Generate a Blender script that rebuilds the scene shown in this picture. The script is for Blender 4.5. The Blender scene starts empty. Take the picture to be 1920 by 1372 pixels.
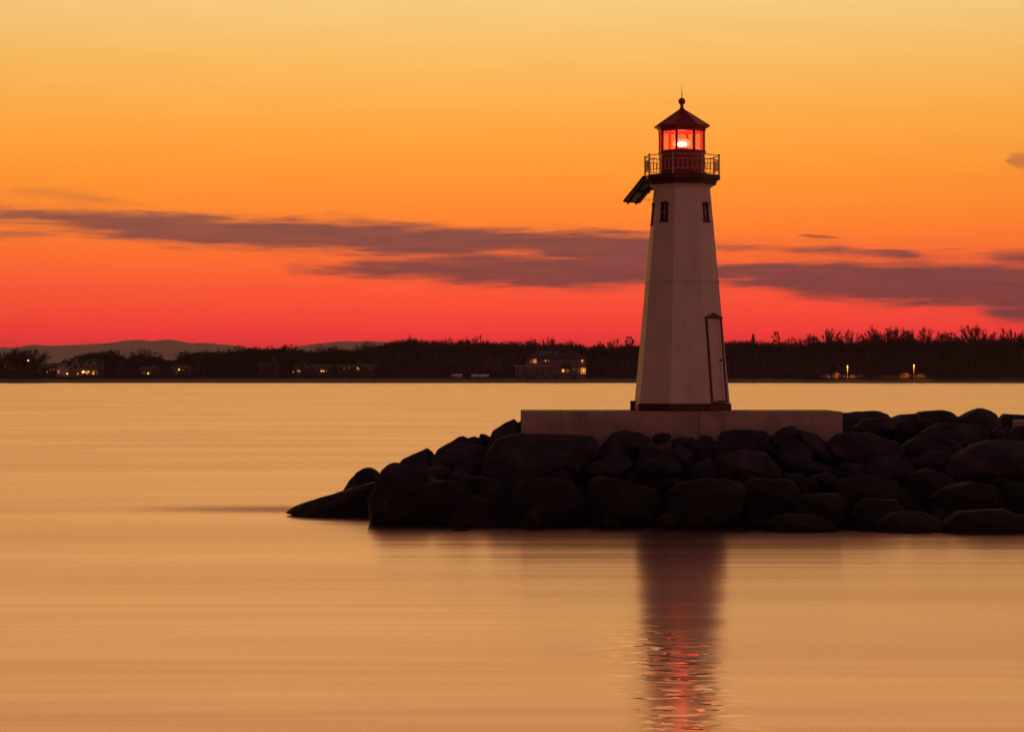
import bpy, bmesh, math, random
from math import sin, cos, pi, radians as R_, atan2, sqrt
from mathutils import Vector, Matrix, noise
import numpy as np

random.seed(7)
scene = bpy.context.scene
col = scene.collection

# ------------------------------------------------------------------ camera
F = 4560.0            # focal length in photo pixels (1920 wide)
H = 3.5               # eye height above the water
YH = 697.0            # image row of the true horizon
cam_d = bpy.data.cameras.new('camera')
cam_d.sensor_width = 36.0
cam_d.lens = 36.0 * F / 1920.0
cam_d.shift_y = (YH - 686.0) / 1920.0
cam_d.clip_start = 0.5
cam_d.clip_end = 30000
cam = bpy.data.objects.new('camera', cam_d)
col.objects.link(cam)
cam.location = (0, 0, H)
cam.rotation_euler = (pi / 2, 0, 0)
scene.camera = cam

def at(px, py, Y):
    return Vector(((px - 960.0) / F * Y, Y, H - (py - YH) / F * Y))

# ------------------------------------------------------------------ render / view
scene.view_settings.view_transform = 'Standard'
scene.view_settings.look = 'None'
scene.view_settings.exposure = 0.0
scene.view_settings.gamma = 1.0
scene.view_settings.use_curve_mapping = False
cy = scene.cycles
cy.use_denoising = True
cy.max_bounces = 5
cy.diffuse_bounces = 2
cy.glossy_bounces = 3
cy.transmission_bounces = 3
cy.transparent_max_bounces = 12
cy.volume_bounces = 1
cy.sample_clamp_indirect = 20.0
cy.caustics_reflective = True
cy.blur_glossy = 0.0
cy.adaptive_threshold = 0.02

def lin(r, g, b):
    f = lambda c: (c / 12.92 if c <= 0.04045 else ((c + 0.055) / 1.055) ** 2.4)
    return (f(r / 255.0), f(g / 255.0), f(b / 255.0), 1.0)

# ------------------------------------------------------------------ node helpers
class NT:
    def __init__(s, tree): s.t = tree; s.n = tree.nodes; s.l = tree.links
    def new(s, typ, **kw):
        n = s.n.new(typ)
        for k, v in kw.items(): setattr(n, k, v)
        return n
    def put(s, sock, v):
        if isinstance(v, bpy.types.NodeSocket): s.l.new(v, sock)
        elif v is not None: sock.default_value = v
    def math(s, op, a, b=None, c=None, clamp=False):
        n = s.n.new('ShaderNodeMath'); n.operation = op; n.use_clamp = clamp
        s.put(n.inputs[0], a)
        if b is not None: s.put(n.inputs[1], b)
        if c is not None: s.put(n.inputs[2], c)
        return n.outputs[0]
    def maprange(s, v, a, b, c=0.0, d=1.0, smooth=False):
        n = s.n.new('ShaderNodeMapRange'); n.interpolation_type = 'SMOOTHSTEP' if smooth else 'LINEAR'
        s.put(n.inputs['Value'], v); s.put(n.inputs['From Min'], a); s.put(n.inputs['From Max'], b)
        s.put(n.inputs['To Min'], c); s.put(n.inputs['To Max'], d)
        return n.outputs[0]
    def ramp(s, v, stops, interp='LINEAR'):
        n = s.n.new('ShaderNodeValToRGB'); cr = n.color_ramp; cr.interpolation = interp
        cr.elements[0].position = stops[0][0]; cr.elements[0].color = stops[0][1]
        cr.elements[1].position = stops[-1][0]; cr.elements[1].color = stops[-1][1]
        for p, c in stops[1:-1]:
            e = cr.elements.new(p); e.color = c
        s.put(n.inputs[0], v)
        return n.outputs[0]
    def curve(s, v, pts):
        n = s.n.new('ShaderNodeFloatCurve'); c = n.mapping.curves[0]
        c.points[0].location = pts[0]; c.points[1].location = pts[-1]
        for p in pts[1:-1]: c.points.new(*p)
        for p in c.points: p.handle_type = 'AUTO_CLAMPED'
        n.mapping.update()
        s.put(n.inputs['Value'], v)
        return n.outputs[0]
    def mix(s, f, a, b, blend='MIX'):
        n = s.n.new('ShaderNodeMix'); n.data_type = 'RGBA'; n.blend_type = blend
        s.put(n.inputs[0], f); s.put(n.inputs[6], a); s.put(n.inputs[7], b)
        return n.outputs[2]
    def noise(s, vec, scale, detail=3.0, rough=0.55, dim='3D'):
        n = s.n.new('ShaderNodeTexNoise'); n.noise_dimensions = dim
        if vec is not None: s.put(n.inputs['Vector'], vec)
        n.inputs['Scale'].default_value = scale; n.inputs['Detail'].default_value = detail
        n.inputs['Roughness'].default_value = rough
        return n.outputs[0]
    def comb(s, x, y, z):
        n = s.n.new('ShaderNodeCombineXYZ')
        s.put(n.inputs[0], x); s.put(n.inputs[1], y); s.put(n.inputs[2], z)
        return n.outputs[0]
    def sep(s, v):
        n = s.n.new('ShaderNodeSeparateXYZ'); s.put(n.inputs[0], v)
        return n.outputs

# ------------------------------------------------------------------ world: afterglow sky with cloud bars
SUN_EL, SUN_AZ = R_(0.6), R_(-14)      # the sun has just gone below the trees, a little left of the lighthouse
world = bpy.data.worlds.new('World'); scene.world = world; world.use_nodes = True
wt = NT(world.node_tree); wt.n.clear()
tc = wt.new('ShaderNodeTexCoord')
sx, sy, sz = wt.sep(tc.outputs['Generated'])
el = wt.math('ARCSINE', sz)
az = wt.math('ARCTAN2', sx, sy)
elp = wt.math('MAXIMUM', el, 0.0)
te = wt.math('POWER', wt.math('DIVIDE', elp, pi / 2), 0.5)       # more room for the stops near the horizon
def E(e): return math.sqrt(e / (pi / 2))
HAZE_D, HAZE_TOP = 6.0e-5, 275.0
def behind_haze(e, rgb, S=(0.20, 0.075, 0.065)):
    """the sky's own radiance, so that through the haze layer it shows as rgb"""
    path = min((HAZE_TOP - H) / max(e, 1e-4), 22000.0); T = math.exp(-HAZE_D * path); c = lin(*rgb)
    return tuple(max(0.0, (c[i] - S[i] * (1 - T)) / T) for i in range(3)) + (1.0,)
SEEN = [(0.0, (216, 62, 70)), (0.0125, (230, 67, 70)), (0.0213, (244, 75, 66)), (0.0344, (250, 88, 62)), (0.0476, (253, 108, 56)), (0.062, (254, 130, 53)),
        (0.08, (253, 148, 53)), (0.10, (252, 164, 66)), (0.125, (248, 184, 92)), (0.153, (243, 202, 126)), (0.20, (250, 194, 122)), (0.28, (246, 170, 106)),
        (0.42, (204, 130, 92)), (0.70, (112, 76, 74)), (1.0, (62, 46, 58))]
glow = wt.ramp(te, [(E(e), behind_haze(e, c)) for e, c in SEEN] + [(1.0, lin(40, 34, 52))])
dusk = wt.ramp(te, [(E(0.0), lin(98, 54, 42)), (E(0.10), lin(114, 62, 45)), (E(0.25), lin(100, 57, 47)),
    (E(0.5), lin(64, 42, 50)), (1.0, lin(40, 34, 52))])
ca = wt.math('COSINE', wt.math('SUBTRACT', az, 0.05))
toward = wt.math('POWER', wt.maprange(ca, -1.0, 1.0), 5.0)
back_fill = wt.maprange(wt.math('COSINE', wt.math('SUBTRACT', az, 2.55)), -0.3, 1.0, 0.4, 2.25)            # unseen sky behind the camera, brightened towards the right to light the tower front
dusk = wt.mix(1.0, dusk, wt.comb(back_fill, back_fill, back_fill), 'MULTIPLY')
sky = wt.mix(toward, dusk, glow)
# cloud bars, laid out by bearing and elevation (unit: 1/4560 rad)
U = wt.math('MULTIPLY', az, F); V = wt.math('MULTIPLY', el, F)
uv1 = wt.comb(wt.math('MULTIPLY', U, 1 / 260.0), wt.math('MULTIPLY', V, 1 / 26.0), 0.0)
n1 = wt.noise(uv1, 1.0, 4.0, 0.55, '2D')
uv2 = wt.comb(wt.math('MULTIPLY', U, 1 / 130.0), wt.math('MULTIPLY', V, 1 / 11.0), 3.7)
n2 = wt.noise(uv2, 1.0, 4.0, 0.6, '2D')
warp = wt.math('ADD', wt.math('MULTIPLY', wt.math('SUBTRACT', n1, 0.5), 30.0), wt.math('MULTIPLY', wt.math('SUBTRACT', n2, 0.5), 30.0))
t_az = wt.maprange(U, -1300.0, 1300.0)
def TX(px): return (px - 960.0 + 1300.0) / 2600.0
def band(pts, amp=1.0, soft=17.0, alpha=1.0):
    pts = [(-300, pts[0][1], pts[0][2])] + pts + [(2220, pts[-1][1], pts[-1][2])]
    cpts = [(TX(p[0]), (YH - p[1]) / 500.0) for p in pts]
    hpts = [(TX(p[0]), (p[2] + (4.0 if p[2] > 3 else 0.0) + 40.0) / 100.0) for p in pts]
    c = wt.math('MULTIPLY', wt.curve(t_az, cpts), 500.0)
    h = wt.math('MULTIPLY_ADD', wt.curve(t_az, hpts), 100.0, -40.0)
    d = wt.math('SUBTRACT', h, wt.math('ABSOLUTE', wt.math('SUBTRACT', V, c)))
    d = wt.math('ADD', d, wt.math('MULTIPLY', warp, amp))
    m = wt.maprange(d, -soft, soft * 0.6, 0.0, alpha, True)
    return m
masks = [
  band([(0, 408, 6), (100, 412, 9), (200, 421, 15), (400, 436, 19), (600, 441, 21), (700, 448, 23), (800, 453, 20), (950, 453, 14),
        (1050, 463, 21), (1120, 466, 26), (1200, 470, 24), (1270, 472, 14), (1340, 465, 3), (1400, 466, 0), (1500, 472, 1),
        (1640, 480, 2), (1690, 481, 3), (1740, 486, -6), (1820, 489, -3), (1920, 490, 5)]),
  band([(0, 500, -38), (480, 503, -30), (540, 503, -2), (600, 505, 3), (660, 506, 5), (720, 505, 12), (800, 505, 15), (900, 507, 18),
        (1000, 507, 20), (1100, 505, 23), (1200, 503, 26), (1290, 510, 18), (1350, 516, 12), (1420, 520, 18), (1500, 523, 22), (1600, 530, 28),
        (1700, 533, 31), (1800, 538, 33), (1920, 540, 36)]),
  band([(0, 588, -38), (1760, 584, -30), (1830, 586, 0), (1920, 590, 10)], 0.5),
  band([(0, 446, 3), (90, 441, 3), (180, 436, -1), (300, 440, -14), (420, 455, -38), (2000, 455, -38)], 1.0, 10.0, 0.6),
  band([(0, 470, 0), (70, 467, -1), (140, 466, -20), (300, 466, -38), (2000, 466, -38)], 0.35, 5.0, 0.5),
  band([(0, 368, -10), (60, 367, 2), (150, 374, 3), (240, 384, -2), (330, 388, -16), (450, 388, -38), (2000, 388, -38)], 0.5, 14.0, 0.42),
  band([(0, 446, -38), (1440, 443, -38), (1490, 443, -1), (1530, 446, 2), (1580, 449, -2), (1640, 452, -38), (2000, 452, -38)], 0.12, 3.0, 0.8),
  band([(0, 312, -38), (1820, 310, -38), (1885, 311, 5), (1920, 314, 8)], 0.6, 10.0, 0.6),
  band([(0, 418, -38), (640, 415, -38), (720, 421, -2), (780, 424, -1), (850, 428, -38), (2000, 430, -38)], 0.4, 7.0, 0.5),
]
n3 = wt.noise(wt.comb(wt.math('MULTIPLY', U, 1 / 170.0), wt.math('MULTIPLY', V, 1 / 8.0), 8.1), 1.0, 5.0, 0.62, '2D')
near = band([(0, 430, 34), (400, 440, 30), (800, 465, 30), (1200, 480, 40), (1400, 478, 18), (1700, 490, 18), (1920, 498, 24)], 0.6, 26.0, 1.0)
masks.append(wt.math('MULTIPLY', near, wt.maprange(n3, 0.50, 0.74, 0.0, 0.6, True)))
cm = masks[0]
for m in masks[1:]: cm = wt.math('MAXIMUM', cm, m)
cloud_col = wt.ramp(te, [(0.0, lin(136, 54, 68)), (E(0.03), lin(112, 57, 68)), (E(0.06), lin(112, 64, 72)), (E(0.10), lin(165, 96, 62)), (E(0.3), lin(150, 120, 110)), (1.0, lin(50, 50, 62))])
streak = wt.maprange(n1, 0.2, 0.8, 0.97, 1.03)
cm = wt.math('MULTIPLY', cm, wt.maprange(wt.math('ADD', n2, n3), 0.75, 1.2, 0.90, 1.0))
sky = wt.mix(wt.math('MULTIPLY', cm, 0.95), sky, cloud_col)
sky = wt.mix(1.0, sky, wt.comb(streak, streak, streak), 'MULTIPLY')
nish = wt.new('ShaderNodeTexSky'); nish.sky_type = 'NISHITA'; nish.sun_disc = False
nish.sun_elevation = SUN_EL; nish.sun_rotation = SUN_AZ; nish.dust_density = 3.0
bg1 = wt.new('ShaderNodeBackground'); wt.put(bg1.inputs['Color'], sky); bg1.inputs['Strength'].default_value = 1.0
bg2 = wt.new('ShaderNodeBackground'); wt.put(bg2.inputs['Color'], nish.outputs[0]); bg2.inputs['Strength'].default_value = 0.01
addw = wt.new('ShaderNodeAddShader'); wt.l.new(bg1.outputs[0], addw.inputs[0]); wt.l.new(bg2.outputs[0], addw.inputs[1])
wo = wt.new('ShaderNodeOutputWorld'); wt.l.new(addw.outputs[0], wo.inputs['Surface'])

sun_d = bpy.data.lights.new('sun', 'SUN'); sun_d.energy = 0.012; sun_d.angle = R_(30); sun_d.color = (1.0, 0.45, 0.2)
sun = bpy.data.objects.new('sun', sun_d); col.objects.link(sun)
sdir = Vector((sin(SUN_AZ) * cos(SUN_EL), cos(SUN_AZ) * cos(SUN_EL), sin(R_(3))))
sun.rotation_euler = (-sdir).to_track_quat('-Z', 'Y').to_euler()
sun.location = (-40, 160, 60)

# ------------------------------------------------------------------ materials
MATS = {}
def mat(name, base, rough=0.7, var=0.0, vscale=4.0, bump=0.0, bscale=20.0, spec=0.5, metal=0.0, emit=None, estr=0.0, var2=None, streak=0.0, sscale=5.0):
    if name in MATS: return MATS[name]
    m = bpy.data.materials.new(name); m.use_nodes = True
    t = NT(m.node_tree); b = t.n['Principled BSDF']
    b.inputs['Roughness'].default_value = rough; b.inputs['Metallic'].default_value = metal
    b.inputs['Specular IOR Level'].default_value = spec
    tcx = t.new('ShaderNodeTexCoord'); co = tcx.outputs['Object']
    c = (*base, 1.0)
    if var > 0:
        c2 = (*(var2 if var2 else tuple(x * (1 - var) for x in base)), 1.0)
        f = t.maprange(t.noise(co, vscale, 5.0, 0.6), 0.35, 0.68)
        cc = t.mix(f, c, c2)
        if streak > 0:                       # rain runs down the face
            xo, yo, zo = t.sep(co)
            sn = t.noise(t.comb(t.math('MULTIPLY', xo, sscale), t.math('MULTIPLY', yo, sscale), t.math('MULTIPLY', zo, sscale * 0.07)), 1.0, 5.0, 0.65)
            cc = t.mix(t.maprange(sn, 0.50, 0.75, 0.0, streak, True), cc, (base[0] * 0.42, base[1] * 0.36, base[2] * 0.30, 1.0))
        t.put(b.inputs['Base Color'], cc)
    else:
        b.inputs['Base Color'].default_value = c
    if bump > 0:
        bn = t.new('ShaderNodeBump'); bn.inputs['Strength'].default_value = bump; bn.inputs['Distance'].default_value = 0.02
        t.l.new(t.noise(co, bscale, 5.0, 0.65), bn.inputs['Height']); t.l.new(bn.outputs[0], b.inputs['Normal'])
    if emit:
        b.inputs['Emission Color'].default_value = (*emit, 1.0); b.inputs['Emission Strength'].default_value = estr
    MATS[name] = m
    return m

# ------------------------------------------------------------------ mesh helpers
class MB:
    def __init__(s): s.v = []; s.f = []
    def add(s, verts, faces):
        o = len(s.v); s.v += [tuple(v) for v in verts]; s.f += [tuple(i + o for i in f) for f in faces]; return s
    def box(s, x0, x1, y0, y1, z0, z1, M=None):
        v = [Vector(p) for p in ((x0, y0, z0), (x1, y0, z0), (x1, y1, z0), (x0, y1, z0), (x0, y0, z1), (x1, y0, z1), (x1, y1, z1), (x0, y1, z1))]
        if M is not None: v = [M @ p for p in v]
        return s.add(v, [(0, 3, 2, 1), (4, 5, 6, 7), (0, 1, 5, 4), (1, 2, 6, 5), (2, 3, 7, 6), (3, 0, 4, 7)])
    def rings(s, rings, cap0=True, cap1=True):
        n = len(rings[0]); v = [p for r in rings for p in r]; f = []
        for k in range(len(rings) - 1):
            for i in range(n):
                j = (i + 1) % n
                f.append((k * n + i, k * n + j, (k + 1) * n + j, (k + 1) * n + i))
        if cap0: f.append(tuple(reversed(range(n))))
        if cap1: f.append(tuple(range((len(rings) - 1) * n, len(rings) * n)))
        return s.add(v, f)
    def lathe(s, prof, n=8, a0=0.0, M=None, cap0=True, cap1=True):
        rs = []
        for r, z in prof:
            ring = [Vector((r * sin(a0 + 2 * pi * k / n), -r * cos(a0 + 2 * pi * k / n), z)) for k in range(n)]
            rs.append([M @ p for p in ring] if M is not None else ring)
        return s.rings(rs, cap0, cap1)
    def tube(s, p, q, r0, r1=None, n=6):
        p = Vector(p); q = Vector(q); r1 = r0 if r1 is None else r1
        d = (q - p).normalized(); a = d.orthogonal().normalized(); b = d.cross(a)
        rs = [[c + a * (r * cos(2 * pi * k / n)) + b * (r * sin(2 * pi * k / n)) for k in range(n)] for c, r in ((p, r0), (q, r1))]
        return s.rings(rs)
    def prism(s, poly, d0, d1, M=None):
        """poly in the x-z plane, extruded along y from d0 to d1"""
        n = len(poly)
        v = [Vector((x, d0, z)) for x, z in poly] + [Vector((x, d1, z)) for x, z in poly]
        if M is not None: v = [M @ p for p in v]
        f = [tuple(range(n)), tuple(reversed(range(n, 2 * n)))] + [(j, i, i + n, j + n) for i, j in ((i, (i + 1) % n) for i in range(n))]
        return s.add(v, f)
    def mesh(s, name, smooth=False, fix=True):
        me = bpy.data.meshes.new(name); me.from_pydata(s.v, [], s.f)
        if fix and len(s.f) < 6000:
            bm = bmesh.new(); bm.from_mesh(me); bmesh.ops.recalc_face_normals(bm, faces=bm.faces[:]); bm.to_mesh(me); bm.free()
        if smooth: me.polygons.foreach_set('use_smooth', [True] * len(me.polygons))
        me.update(); return me
    def build(s, name, m, parent=None, smooth=False, bevel=0.0):
        return link(name, s.mesh(name, smooth), m, parent, bevel)

def link(name, me, m, parent=None, bevel=0.0):
    o = bpy.data.objects.new(name, me); col.objects.link(o)
    if m is not None and not me.materials: me.materials.append(m)
    if parent is not None: o.parent = parent
    if bevel > 0:
        b = o.modifiers.new('bevel', 'BEVEL'); b.width = bevel; b.segments = 2; b.limit_method = 'ANGLE'; b.angle_limit = R_(40)
    return o
def tag(o, label, cat, group=None):
    o['label'] = label; o['category'] = cat
    if group: o['group'] = group
    return o
def thing(name, label, cat, loc=(0, 0, 0), rotz=0.0, group=None):
    o = bpy.data.objects.new(name, None); col.objects.link(o); o.location = loc; o.rotation_euler = (0, 0, rotz)
    o.empty_display_size = 0.2
    return tag(o, label, cat, group)
def struct(o): o['kind'] = 'structure'; return o
def stuff(o): o['kind'] = 'stuff'; return o
def copy_tree(o, parent=None):
    c = o.copy(); col.objects.link(c)
    if parent is not None: c.parent = parent
    for ch in list(o.children): copy_tree(ch, c)
    return c

# ------------------------------------------------------------------ water
def water_material():
    m = bpy.data.materials.new('sea_water'); m.use_nodes = True
    t = NT(m.node_tree); t.n.clear()
    g = t.new('ShaderNodeNewGeometry'); px, py_, pz = t.sep(g.outputs['Position'])
    # long swell streaks lying across the view, smoothed by the long exposure
    c1 = t.comb(t.math('MULTIPLY', px, 0.04), t.math('MULTIPLY', py_, 0.42), 0.0)
    c2 = t.comb(t.math('MULTIPLY', px, 0.12), t.math('MULTIPLY', py_, 1.7), 4.0)
    h = t.math('ADD', t.math('MULTIPLY', t.noise(c1, 1.0, 2.0), 0.062), t.math('MULTIPLY', t.noise(c2, 1.0, 2.0), 0.006))
    h = t.math('MULTIPLY_ADD', py_, 0.045, h)         # at this low angle mostly the ripple faces turned to the viewer show
    bn = t.new('ShaderNodeBump'); bn.inputs['Strength'].default_value = 1.0; bn.inputs['Distance'].default_value = 1.0
    t.l.new(h, bn.inputs['Height'])
    # sparse crisp ripples that catch the lamp
    c3 = t.comb(t.math('MULTIPLY', px, 2.2), t.math('MULTIPLY', py_, 2.8), 9.0)
    h3 = t.math('MULTIPLY_ADD', py_, 0.066, t.math('MULTIPLY', t.noise(c3, 1.0, 1.0, 0.5), 0.030))
    bn3 = t.new('ShaderNodeBump'); bn3.inputs['Strength'].default_value = 1.0; bn3.inputs['Distance'].default_value = 1.0
    t.l.new(h3, bn3.inputs['Height'])
    patch = t.maprange(t.noise(t.comb(t.math('MULTIPLY', px, 3.0), t.math('MULTIPLY', py_, 4.5), 2.0), 1.0, 2.0), 0.49, 0.57, 0.0, 0.85, True)
    # ripples limited to one added patch, placed to catch the lamp's red glints
    glint_patch = t.math('MULTIPLY', t.math('MULTIPLY', t.maprange(px, 0.95, 1.45, 0.0, 1.0, True), t.maprange(px, 2.15, 2.75, 1.0, 0.0, True)), t.math('MULTIPLY', t.maprange(py_, 36.0, 30.0, 0.0, 1.0, True), t.maprange(py_, 12.0, 16.0, 0.0, 1.0, True)))
    patch = t.math('MULTIPLY', patch, glint_patch)
    tg = t.comb(0.0, 1.0, 0.0)      # ripple slopes lean towards and away from the open water, crests lie across
    def wat(rough, normal, aniso):
        out = []
        for metal, base in ((0.0, (0.012, 0.012, 0.012, 1)), (1.0, (1.0, 0.75, 0.60, 1))):
            b = t.new('ShaderNodeBsdfPrincipled')
            b.inputs['Base Color'].default_value = base; b.inputs['IOR'].default_value = 1.34
            b.inputs['Metallic'].default_value = metal
            t.put(b.inputs['Roughness'], rough); t.l.new(normal, b.inputs['Normal'])
            b.inputs['Anisotropic'].default_value = aniso; t.l.new(tg, b.inputs['Tangent'])
            out.append(b)
        k = t.new('ShaderNodeMixShader'); k.inputs[0].default_value = 0.66
        t.l.new(out[0].outputs[0], k.inputs[1]); t.l.new(out[1].outputs[0], k.inputs[2])
        return k
    rg = t.maprange(py_, 90.0, 600.0, 0.17, 0.17)
    rg = t.math('ADD', rg, t.maprange(t.noise(t.comb(t.math('MULTIPLY', px, 0.03), t.math('MULTIPLY', py_, 0.16), 7.0), 1.0, 3.0), 0.3, 0.7, -0.025, 0.03))
    # the smooth eddy line trailing off the end stone
    dy = t.math('DIVIDE', t.math('SUBTRACT', py_, t.math('ADD', 61.6, t.math('MULTIPLY', px, -0.05))), 2.4)
    eddy = t.math('MULTIPLY', t.maprange(t.math('ABSOLUTE', dy), 0.1, 1.0, 1.0, 0.0, True), t.math('MULTIPLY', t.maprange(px, -11.0, -5.6, 0.0, 1.0, True), t.maprange(px, -5.2, -4.2, 1.0, 0.0, True)))
    rg = t.math('MULTIPLY_ADD', eddy, 0.16, rg)
    soft = wat(rg, bn.outputs[0], 0.80); crisp = wat(0.06, bn3.outputs[0], 0.0)
    mx = t.new('ShaderNodeMixShader'); t.l.new(patch, mx.inputs[0])
    t.l.new(soft.outputs[0], mx.inputs[1]); t.l.new(crisp.outputs[0], mx.inputs[2])
    o = t.new('ShaderNodeOutputMaterial'); t.l.new(mx.outputs[0], o.inputs['Surface'])
    return m
wm = MB().add([(-10000, -300, 0), (10000, -300, 0), (10000, 900, 0), (-10000, 900, 0)], [(0, 1, 2, 3)])
water = struct(wm.build('water', water_material()))

# ------------------------------------------------------------------ far shore ground and hills
m_beach = mat('beach_sand', (0.16, 0.115, 0.09), 0.95, 0.5, 0.15)
m_land = mat('winter_grass', (0.05, 0.042, 0.03), 0.95, 0.5, 0.05)
def shore_y(x): return 762 + 6 * noise.noise(Vector((x * 0.01, 0, 0))) + 3 * noise.noise(Vector((x * 0.05, 3, 0)))
xs = [-10200, -4400, -2000, -900, -500] + list(np.arange(-300, 301, 6)) + [500, 900, 2000, 4400, 10200]
prof = [(-6, -0.6), (0, 0.0), (3, 0.22), (14, 0.45), (26, 0.9), (29, 1.35), (70, 1.7), (160, 2.6), (400, 4.0), (2500, 6.0), (21000, 8.0)]
def land_sheet(name, lo, hi, m):
    b = MB(); n = hi - lo
    for x in xs:
        y0 = shore_y(x)
        for dy, z in prof[lo:hi]:
            b.v.append((x, y0 + dy, z + (0.1 * noise.noise(Vector((x * 0.09, dy, 0))) if 0 < dy < 30 else 0)))
    for i in range(len(xs) - 1):
        for k in range(n - 1):
            a = i * n + k
            b.f.append((a, a + n, a + n + 1, a + 1))
    return struct(b.build(name, m, smooth=True))
land_sheet('beach', 0, 6, m_beach)
land_sheet('ground', 5, len(prof), m_land)
def ground_z(dy):
    for (a, za), (b, zb) in zip(prof, prof[1:]):
        if a <= dy <= b: return za + (zb - za) * (dy - a) / (b - a)
    return 6.0

HILL = [(-900, 672), (-500, 664), (-200, 655), (0, 651), (20, 652), (60, 646), (100, 648), (150, 646), (200, 643), (240, 638), (262, 636.5), (285, 639.5), (312, 636), (335, 639),
        (362, 644), (368, 641.5), (400, 644), (430, 647), (460, 651), (500, 655), (540, 653), (565, 648), (600, 643.5), (640, 640), (660, 639.5), (700, 640), (740, 641.5), (780, 646), (900, 668), (1100, 690)]
def hills():
    b = MB(); pts = []
    for (x0, y0), (x1, y1) in zip(HILL, HILL[1:]):
        k = max(1, int((x1 - x0) / 8))
        for i in range(k): pts.append((x0 + (x1 - x0) * i / k, y0 + (y1 - y0) * i / k))
    Y = 20000.0; rows = [(-1900, 0.0), (-1200, 0.35), (-500, 0.8), (0, 1.0), (600, 0.8), (1300, 0.0)]
    for px, py in pts:
        top = (at(px, py, Y).z) + 5 * noise.noise(Vector((px * 0.05, 0, 0)))
        X = (px - 960) / F * Y
        for dy, k in rows: b.v.append((X, Y + dy, 5 + (top - 5) * k * (1 + (0.12 * noise.noise(Vector((X * 0.004, dy * 0.01, 1))) if 0 < k < 1 else 0))))
    n = len(rows)
    for i in range(len(pts) - 1):
        for k in range(n - 1):
            a = i * n + k; b.f.append((a, a + n, a + n + 1, a + 1))
    return struct(b.build('hills', mat('hill_woods', (0.05, 0.045, 0.04), 0.95), smooth=True))
hills()

# ------------------------------------------------------------------ haze
def haze():
    b = MB().box(-10600, 10600, -500, 22500, -3, HAZE_TOP)
    m = bpy.data.materials.new('haze_air'); m.use_nodes = True
    t = NT(m.node_tree); t.n.clear()
    v = t.new('ShaderNodeVolumePrincipled'); v.inputs['Color'].default_value = (0.88, 0.78, 1.0, 1)
    v.inputs['Density'].default_value = HAZE_D; v.inputs['Anisotropy'].default_value = 0.35
    o = t.new('ShaderNodeOutputMaterial'); t.l.new(v.outputs[0], o.inputs['Volume'])
    ob = stuff(b.build('haze', m)); tag(ob, 'thin evening haze lying over the water and the far shore', 'haze'); return ob
haze()

# ------------------------------------------------------------------ lighthouse
TX0, TY0 = (1278.5 - 960) / F * 60.0, 60.0
PZ = 3.5 - (771 - 697) / F * 59.0       # platform top
D = R_(5.2)                              # how far the front face is turned to the right
A0 = D + R_(22.5)
m_white = mat('white_painted_steel', (0.80, 0.74, 0.62), 0.55, 0.16, 1.1, 0.06, 30, streak=0.30, sscale=7.0)
m_red = mat('red_paint', (0.40, 0.016, 0.02), 0.4, 0.15, 3.0)
m_dkred = mat('dark_red_trim', (0.07, 0.010, 0.012), 0.45, 0.2, 3.0)
m_rail = mat('galvanised_rail', (0.6, 0.5, 0.46), 0.5, 0.15, 8.0, metal=0.1)
m_door = mat('door_paint', (0.70, 0.60, 0.52), 0.45, 0.12, 2.0)
m_dark = mat('dark_metal', (0.03, 0.025, 0.028), 0.5, metal=0.3)
m_cell = mat('panel_backsheet', (0.45, 0.38, 0.40), 0.5)
m_wglass = mat('window_glass_dark', (0.02, 0.012, 0.014), 0.12)

def glass_material():
    m = bpy.data.materials.new('lantern_glass'); m.use_nodes = True
    t = NT(m.node_tree); t.n.clear()
    tr = t.new('ShaderNodeBsdfTransparent'); tr.inputs[0].default_value = (0.93, 0.86, 0.84, 1)
    gl = t.new('ShaderNodeBsdfGlossy'); gl.inputs['Roughness'].default_value = 0.04
    df = t.new('ShaderNodeBsdfTranslucent'); df.inputs[0].default_value = (0.8, 0.7, 0.68, 1)
    fr = t.new('ShaderNodeFresnel'); fr.inputs[0].default_value = 1.12
    m1 = t.new('ShaderNodeMixShader'); t.l.new(fr.outputs[0], m1.inputs[0]); t.l.new(tr.outputs[0], m1.inputs[1]); t.l.new(gl.outputs[0], m1.inputs[2])
    m2 = t.new('ShaderNodeMixShader'); m2.inputs[0].default_value = 0.08; t.l.new(m1.outputs[0], m2.inputs[1]); t.l.new(df.outputs[0], m2.inputs[2])
    o = t.new('ShaderNodeOutputMaterial'); t.l.new(m2.outputs[0], o.inputs['Surface'])
    return m

LH = thing('lighthouse', 'white octagonal lighthouse with red lantern room standing on the concrete platform', 'lighthouse', (TX0, TY0, PZ))
W0, WR0, W1, WR1 = 0.185, 1.205, 5.46, 0.712
def wallR(z): return WR0 + (WR1 - WR0) * (z - W0) / (W1 - W0)
MB().lathe([(1.245, 0.0), (1.245, 0.16), (1.225, 0.187)], 8, A0).build('plinth', m_dkred, LH)
MB().lathe([(wallR(0.18), 0.18), (wallR(3.155), 3.155)], 8, A0).build('lower_wall', m_white, LH)
MB().lathe([(wallR(3.155) + 0.012, 3.150), (wallR(3.155) + 0.022, 3.165), (wallR(3.2) + 0.022, 3.195), (wallR(3.2) + 0.008, 3.203)], 8, A0).build('seam_band', m_white, LH)
MB().lathe([(wallR(3.195), 3.195), (WR1, W1), (0.735, 5.475), (0.79, 5.515), (0.835, 5.545)], 8, A0).build('upper_wall', m_white, LH)
MB().lathe([(0.868, 5.545), (0.868, 5.585), (0.88, 5.60), (0.88, 5.665)], 8, A0).build('gallery_bracket_ring', m_dkred, LH)
MB().lathe([(0.955, 5.662), (0.965, 5.675), (0.965, 5.775), (0.945, 5.79)], 8, A0).build('gallery_deck', m_dkred, LH)
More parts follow.
